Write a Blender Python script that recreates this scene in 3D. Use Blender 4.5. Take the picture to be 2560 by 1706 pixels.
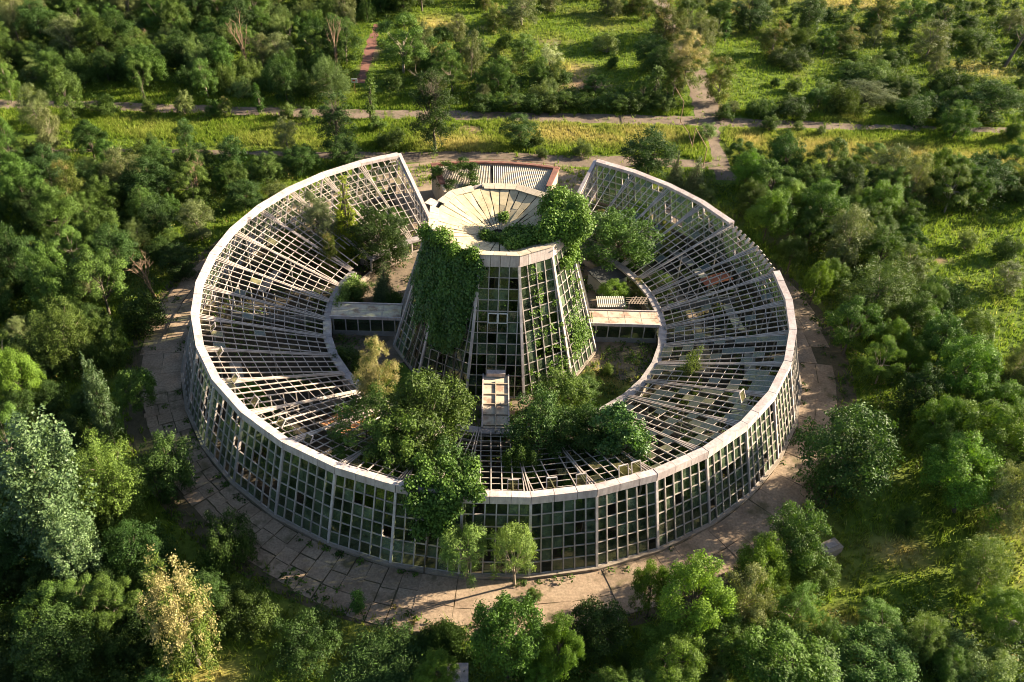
import bpy, math, random
import numpy as np
from mathutils import Matrix, Vector

for o in list(bpy.data.objects):
    bpy.data.objects.remove(o)
scene = bpy.context.scene
COL = scene.collection
R_ = math.radians

# ------------------------------------------------------------------ camera
cam_d = bpy.data.cameras.new('camera')
cam_d.sensor_width = 36.0
cam_d.sensor_fit = 'HORIZONTAL'
cam_d.lens = 31.185
cam_d.clip_start = 0.5
cam_d.clip_end = 3000.0
cam = bpy.data.objects.new('camera', cam_d)
COL.objects.link(cam)
cr = Vector((0.99894763, 0.01657965, 0.04276381))
cu = Vector((-0.0438761, 0.6170539, 0.78569674))
cf = Vector((0.013361, 0.78674621, -0.61713198))
cam.matrix_world = Matrix(((cr.x, cu.x, -cf.x, 0.555), (cr.y, cu.y, -cf.y, -75.543),
                           (cr.z, cu.z, -cf.z, 58.177), (0, 0, 0, 1)))
scene.camera = cam

# ------------------------------------------------------------------ sky and sun
SUN_AZ, SUN_EL = 19.0, 20.5          # azimuth from +x towards +y, elevation
world = bpy.data.worlds.new('World')
scene.world = world
world.use_nodes = True
wn = world.node_tree.nodes
wl = world.node_tree.links
wn.clear()
sky = wn.new('ShaderNodeTexSky')
sky.sky_type = 'NISHITA'
sky.sun_disc = False
sky.sun_elevation = R_(SUN_EL)
sky.sun_rotation = R_(90.0 - SUN_AZ)
sky.air_density = 1.0
sky.dust_density = 1.5
bg = wn.new('ShaderNodeBackground')
bg.inputs['Strength'].default_value = 0.05
wo = wn.new('ShaderNodeOutputWorld')
wl.new(sky.outputs[0], bg.inputs['Color'])
wl.new(bg.outputs[0], wo.inputs['Surface'])

sun_d = bpy.data.lights.new('sun', 'SUN')
sun_d.energy = 5.0
sun_d.angle = R_(0.53)
sun_d.color = (1.0, 0.86, 0.64)
sun = bpy.data.objects.new('sun', sun_d)
COL.objects.link(sun)
sdir = Vector((math.cos(R_(SUN_EL)) * math.cos(R_(SUN_AZ)), math.cos(R_(SUN_EL)) * math.sin(R_(SUN_AZ)), math.sin(R_(SUN_EL))))
sun.rotation_euler = (-sdir).to_track_quat('-Z', 'Y').to_euler()
sun.location = sdir * 150

scene.view_settings.view_transform = 'Standard'
scene.view_settings.look = 'None'
scene.view_settings.exposure = 2.2
scene.view_settings.gamma = 1.0
scene.view_settings.use_curve_mapping = False
scene.cycles.filter_width = 1.0
scene.cycles.max_bounces = 6
scene.cycles.diffuse_bounces = 1
scene.cycles.transparent_max_bounces = 14
scene.cycles.caustics_reflective = False
scene.cycles.caustics_refractive = False

# ------------------------------------------------------------------ data tables (metres)
TREES = [
(-17.82, 70.82, 10.84, 10, 'ash', 'large bright green tree with spreading crown and dark forked trunk beside the red path', 'the large forked-trunk tree'),
(-9.99, 42.32, 6.87, 11.5, 'deadtop', 'tall dark tree with bare twigs on top between the upper road and the ring road', 'the tall dark twig-topped tree'),
(-24.03, 40.75, 6.11, 8.5, 'deadtop', 'dark tree with dead twigs just left of the tall twig-topped tree below the upper road', 'the dark tree below the road'),
(-20.83, 52.2, 2.23, 7, 'slim', 'slim upright green tree beside the small white sign', 'the slim tree by the sign'),
(-43.67, 68.9, 3.94, 9, 'twig', 'tall bare brown many-stemmed tree in the upper left wood', 'the tall bare brown tree'),
(-29.15, 70.9, 3.48, 9, 'twig', 'bare pinkish-brown tree right of the tall bare one in the upper wood', 'the pinkish bare tree'),
(-64.0, 76.8, 2.56, 3.5, 'twig', 'low brown dead bush half hidden in the upper left wood', 'the low brown dead bush'),
(-75.28, 51.95, 3.59, 6, 'ash', 'small tree on a pale slim trunk at the left edge by the upper road', 'the small tree at the left edge'),
(-63.86, 47.04, 5.06, 8, 'elm', 'round leafy tree overhanging the left end of the upper road', 'the round tree at the road end'),
(-67.24, 42.67, 4.45, 6.5, 'olive', 'greyish bushy tree at the left end of the green strip', 'the greyish bushy tree'),
(-60.52, 49.43, 4.68, 3.2, 'bush', 'twisted vine-covered bush on the verge of the upper road', 'the twisted verge bush'),
(-54.35, 50.9, 1.04, 5.5, 'slim', 'thin spindly sapling standing up from the upper road verge', 'the thin verge sapling'),
(-53.6, 49.82, 2.35, 2.6, 'bush', 'small round bush under the thin sapling on the road verge', 'the small round verge bush'),
(-48.54, 50.39, 3.39, 4.4, 'palebush', 'pale green egg-shaped bush standing on the upper road verge', 'the egg-shaped pale bush'),
(-44.26, 50.19, 2.75, 2.8, 'darkbush', 'dark low bush right of the egg-shaped pale bush', 'the dark verge bush'),
(-42.32, 50.22, 2.35, 3.2, 'gold', 'small yellowish tree on the verge right of the dark bush', 'the small yellowish verge tree'),
(-37.3, 51.74, 1.58, 5, 'slim', 'slender leaning sapling on the upper road verge above the green strip', 'the slender leaning sapling'),
(-33.16, 50.97, 2.9, 2.4, 'bush', 'small mid green shrub on the verge left of the dark twiggy tree', 'the verge shrub'),
(-30.45, 51.19, 2.24, 2.2, 'palebush', 'tiny pale shrub beside the dark twiggy tree at the roadside', 'the tiny pale shrub'),
(-30.71, 39.76, 3.91, 5, 'olive', 'silvery rounded tree at the right end of the green strip', 'the silvery tree on the strip'),
(-44.74, 38.77, 3.16, 4.6, 'dark', 'small dark tree at the lower edge of the green strip', 'the small dark strip tree'),
(-57.72, 37.55, 3.37, 4.2, 'dark', 'dark spreading bush at the left part of the green strip', 'the dark strip bush'),
(-49.97, 39.47, 1.96, 2.2, 'bush', 'tiny lone bush in the middle of the green strip', 'the lone strip bush'),
(-48.04, 25.31, 5.41, 6.5, 'olive', 'grey-green bushy tree with a pale lower lobe left of the ring building', 'the grey-green lobed tree'),
(-50.25, 24.96, 2.56, 3.2, 'palebush', 'pale sunlit bush at the foot of the grey-green lobed tree', 'the pale sunlit bush'),
(-40.58, 28.94, 3.96, 6.5, 'elm', 'green tree with bare branches showing below its crown, left of the ring', 'the half bare tree'),
(-39.76, 26.87, 3.14, 5, 'twig', 'bare orange-brown branches spreading under the half bare tree', 'the orange-brown branches'),
(-43.32, 27.3, 2.25, 4.5, 'slim', 'narrow green tree left of the bare orange-brown branches', 'the narrow green tree'),
(-60.69, 32.95, 4.86, 7.5, 'olive', 'tall dull olive tree at the left side below the green strip', 'the dull olive tree'),
(-52.84, 18.69, 4.82, 7.5, 'gold', 'yellowish olive tree drooping in sunlight on the left side', 'the yellowish drooping tree'),
(-64.74, 30.58, 4.21, 7.5, 'ash', 'bright green tree at the left edge below the upper road', 'the bright left edge tree'),
(-58.03, 19.47, 5.05, 8, 'elm', 'broad green tree on the left edge beside the yellowish drooping tree', 'the broad left edge tree'),
(-51.7, 12.73, 4.61, 7.5, 'elm', 'broad rounded tree just below the yellowish drooping tree', 'the rounded tree below it'),
(-45.75, 12.25, 4.6, 7, 'elm', 'leafy green tree in the left wood above the brown dead shrub', 'the leafy left wood tree'),
(-35.96, 15.65, 4.45, 5.2, 'olive', 'pale olive dome-shaped bush near the ring wall', 'the pale dome bush'),
(-43.57, 18.17, 4.83, 6, 'feather', 'feathery green tree left of the pale dome bush', 'the feathery left tree'),
(-29.21, 25.68, 3.58, 3.6, 'palebush', 'low pale shrub touching the upper left ring wall', 'the pale shrub at the ring'),
(-32.57, 23.33, 4.61, 4, 'dark', 'dark shrub between the pale dome bush and the ring wall', 'the dark shrub at the ring'),
(-37.68, 3.54, 2.91, 5.5, 'twig', 'upright brown dead shrub left of the ring building', 'the upright brown dead shrub'),
(-35.63, 7.63, 4.2, 4.2, 'dark', 'dark green shrub against the left curve of the ring', 'the dark shrub by the curve'),
(-41.22, 0.03, 5.97, 8, 'elm', 'large full green tree left of the brown dead shrub', 'the large full tree'),
(-46.47, -0.15, 5.58, 8.5, 'elm', 'large green tree at the left below the rounded tree', 'the large left tree'),
(-51.71, 3.14, 4.63, 8, 'dark', 'dark tree at the left edge level with the brown dead shrub', 'the dark left edge tree'),
(-41.8, -8.5, 6.6, 9, 'feather', 'open-crowned light green tree with pale branches showing inside', 'the open-crowned tree'),
(-37.84, -7.79, 5.13, 5, 'darkbush', 'wide shaded shrub between the open-crowned tree and the pavement', 'the wide shaded shrub'),
(-36.37, -2.29, 4.95, 4.5, 'darkbush', 'shaded shrub mass beside the left pavement below the dead shrub', 'the shaded pavement shrub'),
(-43.25, -15.12, 4.4, 8, 'lime', 'bright green tree at the left edge above the poplars', 'the bright green edge tree'),
(-33.66, -19.15, 2.68, 12, 'poplar', 'slender pale poplar leaning up out of the shaded left wood', 'the slender pale poplar'),
(-32.48, -14.79, 3.67, 6, 'elm', 'shaded feathery tree right of the slender poplar', 'the shaded feathery tree'),
(-33.7, -30.86, 7.6, 14.5, 'poplar', 'great silvery poplar clump filling the lower left edge', 'the great silvery poplar'),
(-30.28, -33.67, 4.16, 10, 'poplar', 'right-hand silvery poplar of the clump with bare limbs at its foot', 'the right-hand poplar'),
(-39.04, -24.38, 4.6, 10, 'ash', 'light green tree behind the great silvery poplar at the left edge', 'the light green tree behind'),
(-30.56, -26.6, 6.95, 9.5, 'feather', 'pale feathery tree with many thin branches right of the great poplar', 'the pale feathery tree'),
(-26.68, -24.22, 5.08, 6, 'dark', 'round green tree next to the left pavement', 'the round tree by the pavement'),
(-19.92, -40.37, 5.22, 12.5, 'goldtop', 'tall tree with cream-yellow clusters over green at the lower left', 'the cream-yellow tree'),
(-27.01, -32.49, 5.0, 4.5, 'dark', 'dark shaded tree above the cream-yellow tree', 'the dark tree above'),
(-20.14, -30.94, 5.1, 4.5, 'darkbush', 'dark shrub spreading beside the shaded lower left pavement', 'the dark pavement shrub'),
(-17.45, -36.65, 5.45, 3, 'darkbush', 'low shaded shrub right of the cream-yellow tree', 'the low shaded shrub'),
(-26.27, -37.43, 3.76, 5, 'ash', 'green feathery tree left of the cream-yellow tree', 'the feathery tree left of it'),
(-29.07, -41.19, 5.35, 6, 'dark', 'dark tree in the bottom left corner', 'the dark corner tree'),
(-29.4, -37.36, 3.78, 4, 'ash', 'low leafy branch-like tree under the poplar clump', 'the low tree under the poplars'),
(-6.35, 70.38, 4.07, 7.5, 'olive', 'slim greyish tree with a pale bare trunk above the road', 'the pale-trunked tree'),
(-1.64, 64.26, 4.94, 6, 'elm', 'leafy tree in the roadside thicket right of the pale-trunked tree', 'the thicket tree'),
(-9.06, 64.32, 5.64, 6, 'ash', 'light tree behind the tall twig-topped tree', 'the light tree behind the tall one'),
(7.15, 77.97, 4.73, 4.6, 'white', 'whitish silver bush in the upper clearing', 'the whitish bush'),
(6.51, 69.92, 5.71, 4.2, 'palebush', 'pale green rounded bush below the whitish bush', 'the pale rounded bush'),
(2.17, 78.53, 4.58, 5, 'elm', 'dark leafy tree left of the whitish bush', 'the leafy tree left of the white bush'),
(17.69, 85.57, 4.91, 4.4, 'palebush', 'upright many-stemmed shrub in the upper clearing', 'the many-stemmed shrub'),
(17.99, 77.58, 2.75, 3, 'bush', 'small shrub below the many-stemmed shrub', 'the small clearing shrub'),
(-9.94, 88.68, 3.53, 4.5, 'olive', 'small silvery tree in the top grass clearing', 'the small silvery tree'),
(-12.67, 87.59, 5.13, 2.6, 'darkbush', 'dark low bush beside the small silvery tree', 'the dark clearing bush'),
(-3.29, 93.76, 4.93, 5, 'gold', 'pale yellowish tree in the top clearing', 'the pale clearing tree'),
(2.0, 98.49, 9.22, 6, 'olive', 'broad greyish tree at the top edge of the clearing', 'the broad greyish tree'),
(-1.0, 84.46, 3.94, 4, 'bush', 'bush in the middle of the upper clearing', 'the middle clearing bush'),
(23.8, 62.68, 3.08, 6.5, 'slim', 'upright tree at the corner of road and crossing path', 'the upright corner tree'),
(29.44, 69.55, 8.09, 9.5, 'yellowtop', 'big yellow-topped tree beside the crossing path', 'the big yellow-topped tree'),
(34.81, 64.91, 5.1, 7.5, 'gold', 'yellowish-green tree standing right of the crossing path', 'the yellowish path tree'),
(33.49, 79.12, 6.99, 9.5, 'olive', 'tall grey-green tree right of the big yellow-topped tree', 'the tall grey-green tree'),
(28.76, 92.1, 9.08, 8.5, 'gold', 'olive-yellow tree at the top left of the crossing path', 'the olive-yellow tree'),
(33.99, 96.98, 6.98, 8, 'elm', 'green tree at the top edge above the crossing path', 'the green tree above the path'),
(24.99, 77.99, 6.85, 6, 'dark', 'dark tree in the shade left of the big yellow-topped tree', 'the dark tree in its shade'),
(2.11, 45.31, 5.34, 4.6, 'dark', 'dark bush group in the yellow grass behind the pavilion', 'the dark bush in yellow grass'),
(4.28, 45.44, 2.56, 2.6, 'bush', 'small bush right of the dark bush in the yellow grass', 'the small bush beside it'),
(11.28, 43.01, 2.9, 2.6, 'palebush', 'round silvery bush in the yellow grass behind the ring gap', 'the round silvery bush'),
(5.41, 41.89, 1.88, 2, 'palebush', 'small pale bush between ring road and yellow grass', 'the small pale bush'),
(-19.29, 48.16, 3.11, 2.4, 'bush', 'round bush on the roadside grass below the slim tree', 'the round roadside bush'),
(-16.4, 43.21, 5.04, 2.6, 'darkbush', 'low dark shrub near the ring road left of the twig-topped tree', 'the low dark shrub'),
(-27.54, 33.7, 5.3, 4.5, 'elm', 'shrubby tree behind the upper left ring', 'the shrubby tree behind the ring'),
(-22.12, 36.5, 4.8, 4.5, 'dark', 'dark shrubby tree close behind the left ring end', 'the tree behind the ring end'),
(-31.6, 30.99, 4.62, 4.5, 'elm', 'green tree beyond the upper left ring wall', 'the green tree beyond the wall'),
(20.33, 37.31, 8.19, 6.8, 'dark', 'big round dark green tree behind the right ring end', 'the big round dark tree'),
(23.37, 32.79, 2.71, 6, 'conifer', 'left-hand grey-green conifer of a pair behind the right ring', 'the left conifer'),
(25.85, 32.61, 3.18, 5.6, 'conifer', 'right-hand grey-green conifer of a pair behind the right ring', 'the right conifer'),
(26.9, 29.61, 3.47, 3.6, 'palebush', 'pale shrub at the foot of the conifer pair', 'the pale shrub at the conifers'),
(30.6, 50.65, 3.3, 3.2, 'palebush', 'pale bush on the corner of road and side path', 'the pale corner bush'),
(41.14, 94.83, 1.99, 4, 'slim', 'small pale sapling in the meadow right of the path trees', 'the pale meadow sapling'),
(48.66, 88.24, 6.25, 6.2, 'gold', 'yellowish leafy tree in the upper right meadow', 'the yellowish meadow tree'),
(55.09, 94.23, 6.97, 3.6, 'bush', 'wide bush right of the yellowish meadow tree', 'the wide meadow bush'),
(63.82, 92.33, 5.25, 4.8, 'gold', 'pale yellow-green bushy tree among the upper right shrubs', 'the pale yellow-green tree'),
(78.3, 90.32, 7.62, 7, 'olive', 'dull grey-green tree towards the upper right', 'the dull grey-green tree'),
(51.02, 83.61, 8.21, 3, 'darkbush', 'wide low dark bush below the wide meadow bush', 'the low dark meadow bush'),
(69.96, 86.27, 6.72, 3.2, 'bush', 'bush on the bright grass patch at upper right', 'the bush on the bright patch'),
(59.03, 102.72, 7.2, 6.5, 'dark', 'wind-swept dark tree at the top right edge', 'the wind-swept dark tree'),
(47.35, 102.02, 9.05, 6.5, 'dark', 'broad dark tree at the top right of the crossing path', 'the broad dark top tree'),
(40.48, 99.43, 6.07, 6.5, 'elm', 'green tree at the top beside the broad dark tree', 'the green top tree'),
(78.56, 101.93, 8.0, 9, 'ash', 'tall open tree at the top right edge', 'the tall open top tree'),
(85.0, 102.94, 7.19, 9, 'elm', 'tall leafy tree right of the tall open one at the top edge', 'the tall leafy top tree'),
(74.61, 106.77, 6.12, 6, 'gold', 'yellow-flecked tree at the top right edge', 'the yellow-flecked tree'),
(91.33, 97.83, 8.8, 3.6, 'bush', 'wide rounded bush towards the top right corner', 'the wide corner bush'),
(63.63, 77.86, 11.97, 3.2, 'bush', 'long tangled shrub in the middle of the upper right meadow', 'the long tangled shrub'),
(53.09, 68.49, 4.82, 3.6, 'palebush', 'pale bush above the dark hedge at upper right', 'the pale bush above the hedge'),
(54.95, 63.12, 6.8, 4.2, 'bush', 'tall rounded part of the hedge beside the right road', 'the tall hedge bush'),
(48.64, 71.11, 3.12, 2.4, 'bush', 'small bush in the bright upper right meadow', 'the small meadow bush'),
(46.0, 73.31, 1.8, 1.6, 'darkbush', 'tiny dark bush alone in the bright meadow', 'the tiny dark bush'),
(40.97, 60.53, 5.18, 2.8, 'darkbush', 'dark hedge bush at the left end of the right road hedge', 'the left hedge bush'),
(46.05, 60.48, 7.27, 3.2, 'darkbush', 'dark hedge bush second along the right road', 'the second hedge bush'),
(34.65, 58.01, 3.04, 2.6, 'darkbush', 'dark bush on the corner right of the crossing path', 'the dark corner bush'),
(41.18, 54.83, 3.25, 2.6, 'bush', 'round bush alone on the grass below the right road', 'the round bush below the road'),
(45.99, 55.44, 1.91, 1.8, 'palebush', 'tiny pale bush on the grass below the right road', 'the tiny pale roadside bush'),
(49.06, 54.13, 1.62, 2, 'palebush', 'small upright weed bush below the right road hedge', 'the upright weed bush'),
(70.22, 55.2, 5.27, 6, 'elm', 'leafy tree standing in front of the right road', 'the leafy roadside tree'),
(79.55, 55.46, 3.81, 4, 'bush', 'bush at the right edge by the road', 'the right edge bush'),
(66.96, 61.63, 10.28, 4, 'darkbush', 'broad dark shrub along the right road', 'the broad dark roadside shrub'),
(78.86, 62.72, 9.31, 6, 'elm', 'wide leafy tree at the right edge behind the road', 'the wide right edge tree'),
(60.07, 67.63, 9.75, 3.2, 'olive', 'dull grey shrub behind the right road hedge', 'the dull grey shrub'),
(67.83, 73.87, 6.77, 3, 'bush', 'bush right of the long tangled shrub', 'the bush right of the tangle'),
(77.49, 73.82, 8.27, 4, 'darkbush', 'dark bush in the right meadow beside the leaning trunk', 'the dark bush by the trunk'),
(33.64, 40.8, 3.84, 5, 'elm', 'upright green tree beside the narrow dirt path', 'the tree beside the dirt path'),
(39.18, 40.83, 4.2, 6, 'elm', 'leafy tree in front of the dry meadow strip', 'the tree before the meadow'),
(48.66, 41.18, 2.61, 5.2, 'white', 'pale silver-leaved slim tree in front of the dry meadow', 'the silver slim tree'),
(52.72, 40.92, 6.45, 5, 'ash', 'fresh green bushy tree right of the pale silver tree', 'the fresh bushy tree'),
(66.81, 36.71, 8.24, 5, 'dark', 'broad dull green bush at the right below the meadow', 'the broad dull bush'),
(58.75, 37.81, 7.33, 4.5, 'bush', 'green bush between the fresh tree and the broad dull bush', 'the bush between them'),
(33.14, 20.85, 6.22, 8.5, 'lime', 'vivid green tree with rounded plumes close behind the right ring', 'the vivid plumed tree'),
(40.03, 22.03, 6.29, 8, 'elm', 'full green tree right of the vivid plumed tree', 'the full green tree'),
(49.5, 27.07, 5.41, 7, 'lime', 'vivid green tree in the middle of the right wood', 'the vivid middle tree'),
(46.68, 31.0, 5.23, 6, 'dark', 'dark tree between the full green and vivid middle trees', 'the dark tree between'),
(36.04, 31.19, 7.2, 6, 'elm', 'green tree between the dirt path and the vivid plumed tree', 'the green tree near the dirt path'),
(42.13, 33.52, 5.91, 5.5, 'elm', 'green tree behind the full green tree', 'the green tree behind'),
(41.64, 15.84, 6.02, 8, 'olive', 'grey-green tall tree in the right wood', 'the grey-green tall tree'),
(34.69, 14.2, 3.4, 6, 'elm', 'tree pressed close to the right ring wall', 'the tree close to the ring'),
(35.86, 7.83, 3.23, 6.5, 'lime', 'yellow-green tree by the right pavement', 'the yellow-green pavement tree'),
(41.45, 5.06, 9.01, 9.5, 'feather', 'very large light-leaved tree in the right wood', 'the very large light tree'),
(50.66, 19.23, 4.09, 4.5, 'elm', 'rounded tree at the edge of the right grass', 'the rounded grass edge tree'),
(52.2, 10.07, 7.89, 2.6, 'juniper', 'dark spiky spreading bush on the right grass', 'the dark spiky bush'),
(59.21, 21.73, 2.64, 3.2, 'palebush', 'pale tall bush beside the small sandy patch', 'the pale bush by the sand'),
(60.32, 12.24, 4.1, 3.8, 'olive', 'dull grey rounded bush at the right edge', 'the dull edge bush'),
(63.62, 19.84, 3.81, 3.2, 'darkbush', 'dark low bush at the right edge above the dull rounded one', 'the dark edge bush'),
(37.18, -1.38, 5.16, 7.5, 'elm', 'oval green tree standing by the right pavement', 'the oval pavement tree'),
(39.32, -5.82, 3.85, 6.2, 'ash', 'pale green tree below the oval pavement tree', 'the pale tree below it'),
(45.47, 2.06, 4.41, 5.5, 'elm', 'tree at the foot of the very large light tree', 'the tree at its foot'),
(46.95, -2.1, 5.23, 7, 'elm', 'full tree with pale top at the edge of the right grass', 'the pale-topped tree'),
(46.17, -7.87, 6.64, 8.5, 'lime', 'large vivid green tree at the right', 'the large vivid tree'),
(51.43, -7.42, 3.44, 7.5, 'olive', 'silvery tree at the right edge', 'the silvery edge tree'),
(44.36, -17.7, 7.11, 9.5, 'lime', 'great bright green plumed tree at the right edge', 'the great bright tree'),
(41.31, -15.75, 4.6, 7.5, 'lime', 'bright green tree left of the great bright plumed one', 'the bright tree left of it'),
(30.81, -21.27, 8.43, 9, 'dark', 'very large round dark tree beside the right front pavement', 'the very large dark tree'),
(41.05, -10.6, 4.62, 6, 'dark', 'shaded tree behind the bright plumed trees', 'the shaded tree'),
(43.53, -25.36, 4.69, 7.5, 'olive', 'grey-green tree at the right edge below the great bright tree', 'the grey-green edge tree'),
(40.96, -22.88, 7.21, 8.5, 'lime', 'broad green tree right of the very large dark tree', 'the broad green tree'),
(35.81, -25.12, 2.43, 3, 'bush', 'small shaded bush below the very large dark tree', 'the small shaded bush'),
(15.35, -36.71, 5.6, 9.5, 'lime', 'bright lime tree at the front right of the pavement', 'the bright lime tree'),
(12.75, -34.88, 2.89, 7.5, 'lime', 'smaller lime tree on the left flank of the bright lime tree', 'the smaller lime tree'),
(21.24, -32.89, 4.28, 7.5, 'lime', 'green plumed tree right of the bright lime tree', 'the green plumed tree'),
(24.54, -30.32, 5.1, 7.5, 'elm', 'dense green tree hiding the concrete block', 'the tree at the concrete block'),
(19.26, -35.32, 4.38, 6.5, 'olive', 'dull grey-green tree between the lime and plumed trees', 'the dull tree between'),
(25.58, -32.01, 3.71, 5, 'elm', 'bushy tree in front of the concrete block', 'the bushy tree in front'),
(23.19, -35.59, 3.88, 5, 'ash', 'light bushy tree at the lower right', 'the light bushy tree'),
(39.67, -31.03, 5.1, 6.5, 'feather', 'feathery tree at the right above the shaded hollow', 'the feathery right tree'),
(39.25, -35.31, 4.09, 5.5, 'lime', 'bright tree above the boulder at the right edge', 'the tree above the boulder'),
(29.93, -36.13, 4.21, 3.6, 'ash', 'low spreading green tree at the lower right', 'the low spreading tree'),
(32.82, -37.02, 3.83, 5, 'feather', 'feathery green tree left of the boulder', 'the feathery tree by the boulder'),
(28.22, -39.05, 6.26, 3.6, 'elm', 'wide low tree at the bottom right edge', 'the wide low tree'),
(21.79, -40.38, 7.6, 5.5, 'lime', 'wide yellow-green tree at the bottom edge', 'the wide yellow-green tree'),
(17.88, -38.05, 4.07, 5.5, 'elm', 'green tree under the bright lime tree at the bottom', 'the green tree under it'),
(13.58, -39.89, 5.19, 5.5, 'lime', 'bright bushy tree at the bottom edge left of the wide yellow-green one', 'the bright bottom tree'),
(36.39, -38.59, 6.33, 3, 'palebush', 'wide low grassy bush in the bottom right corner', 'the wide grassy bush'),
(2.18, -40.55, 4.85, 10.5, 'elm', 'tall blue-green tree at the bottom centre in front of the pavement', 'the tall bottom centre tree'),
(5.6, -40.39, 3.34, 8, 'lime', 'yellow-green tree right of the tall bottom centre tree', 'the yellow-green bottom tree'),
(8.51, -38.01, 4.38, 5.5, 'dark', 'dark bushy tree between the two yellow-green front trees', 'the dark bushy front tree'),
(-2.45, -38.31, 3.65, 3.2, 'juniper', 'dark spiky bush at the bottom edge of the pavement', 'the dark spiky front bush'),
(-6.8, -39.87, 7.13, 2.2, 'juniper', 'low fern-like shrub at the bottom left of the pavement', 'the fern-like shrub'),
(-12.57, -38.78, 5.96, 2.4, 'darkbush', 'low dark shrub below the shaded pavement', 'the low dark front shrub'),
(3.88, -33.84, 1.47, 1.6, 'bush', 'small round bush growing on the front pavement', 'the pavement bush'),
(-9.28, -35.33, 1.31, 2.2, 'slim', 'small weed sapling on the shaded front pavement', 'the weed sapling'),
(-10.17, -16.04, 4.35, 10.2, 'yellowtop', 'yellow-topped tree breaking through the front left ring roof', 'the yellow-topped roof tree'),
(-10.55, -21.44, 8.28, 9.5, 'ash', 'broad soft green tree growing up through the front left ring roof', 'the broad roof tree'),
(-5.5, -21.49, 8.26, 10.5, 'elm', 'largest green tree rising through the front ring roof beside the front corridor', 'the largest roof tree'),
(-4.32, -24.84, 6.64, 7.6, 'dark', 'dark tree behind the front parapet inside the ring', 'the dark tree behind the parapet'),
(-7.11, -23.75, 6.86, 9, 'elm', 'green tree between the broad and the largest roof trees in the front ring', 'the green roof tree between'),
(6.34, -15.29, 5.93, 8.5, 'elm', 'tall tree in the courtyard right of the front corridor', 'the courtyard tree by the corridor'),
(4.13, -20.22, 6.96, 8.5, 'dark', 'dark tree rising through the ring roof right of the front corridor', 'the dark roof tree'),
(8.34, -19.95, 6.06, 7.5, 'dark', 'dark tree between the courtyard tree and the round roof tree', 'the dark middle roof tree'),
(10.95, -20.79, 5.6, 8.8, 'round', 'round glossy-leaved tree bulging through the front right ring roof', 'the round roof tree'),
(2.87, -24.14, 3.62, 7.5, 'elm', 'small leafy tree poking out just behind the open roof vents', 'the tree by the vents'),
(-1.38, -32.0, 4.2, 6, 'birch', 'left-hand pale weeping tree of the two against the front wall', 'the left weeping tree'),
(2.54, -32.5, 3.7, 6.6, 'birch', 'right-hand pale weeping tree of the two against the front wall', 'the right weeping tree'),
(19.02, -9.66, 2.44, 7, 'palebush', 'small silver-leaved tree poking through the right ring roof', 'the small roof tree'),
(-21.47, 12.83, 6.28, 8.2, 'olivedark', 'greyish tree growing through the upper left ring roof', 'the greyish roof tree'),
(-18.0, 12.74, 4.01, 11, 'goldconifer', 'golden-green conical conifer standing out of the upper left ring roof', 'the golden conifer'),
(-13.49, 11.55, 7.49, 7.4, 'dark', 'dark tree beside the golden conifer in the upper left ring', 'the dark tree by the conifer'),
(-19.17, 8.64, 2.65, 5.8, 'gold', 'yellowish shrub at the foot of the golden conifer', 'the yellowish shrub'),
(-12.71, 4.95, 2.21, 5, 'conifer', 'silvery young conifer in the courtyard left of the tower', 'the young conifer'),
(-15.7, 4.48, 3.16, 3, 'bush', 'vine bush spilling over the inner ring edge at the left', 'the spilling vine bush'),
(-11.27, 3.43, 2.38, 2.4, 'darkbush', 'dark bush beneath the young conifer', 'the dark courtyard bush'),
(13.99, 12.87, 9.61, 7.5, 'elm', 'large leafy tree growing between tower and upper right ring', 'the large courtyard tree'),
(13.1, 6.31, 3.41, 3.2, 'lime', 'bright green bush right of the tower', 'the bright courtyard bush'),
(15.99, 7.4, 2.66, 2.6, 'gold', 'yellowish bush against the right inner ring edge', 'the yellowish courtyard bush'),
(9.45, -7.61, 1.48, 2, 'palebush', 'small silvery bush on the sunny courtyard grass', 'the silvery courtyard bush'),
(11.52, -6.42, 1.5, 1.6, 'bush', 'tiny green bush on the courtyard grass', 'the tiny courtyard bush'),
(-6.2, 27.17, 6.18, 6.5, 'elm', 'leafy tree between the pavilion and the tower rim', 'the leafy tree by the pavilion'),
(8.5, -11.81, 3.75, 4, 'elm', 'bushy tree at the foot of the tower front right', 'the bushy tree at the tower foot'),
(-14.45, -7.67, 4.33, 3, 'darkbush', 'shaded bush in the courtyard left of the tower front', 'the shaded courtyard bush'),
(-4.1, 56.81, 4.2, 2.8, 'darkbush', 'HEDGE', ''),
(-1.74, 58.1, 4.2, 2.8, 'bush', 'HEDGE', ''),
(1.36, 57.79, 4.2, 2.8, 'elm', 'HEDGE', ''),
(4.11, 57.43, 4.2, 2.8, 'darkbush', 'HEDGE', ''),
(6.66, 58.07, 4.2, 2.8, 'bush', 'HEDGE', ''),
(9.31, 59.06, 4.2, 2.8, 'elm', 'HEDGE', ''),
(12.08, 59.04, 4.2, 2.8, 'darkbush', 'HEDGE', ''),
(14.78, 60.05, 4.2, 2.8, 'bush', 'HEDGE', ''),
(17.33, 59.66, 4.2, 2.8, 'elm', 'HEDGE', ''),
(19.77, 59.6, 4.2, 2.8, 'darkbush', 'HEDGE', ''),
(22.27, 60.24, 4.2, 2.8, 'bush', 'HEDGE', ''),
(25.11, 60.57, 4.2, 2.8, 'elm', 'HEDGE', ''),
]
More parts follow.
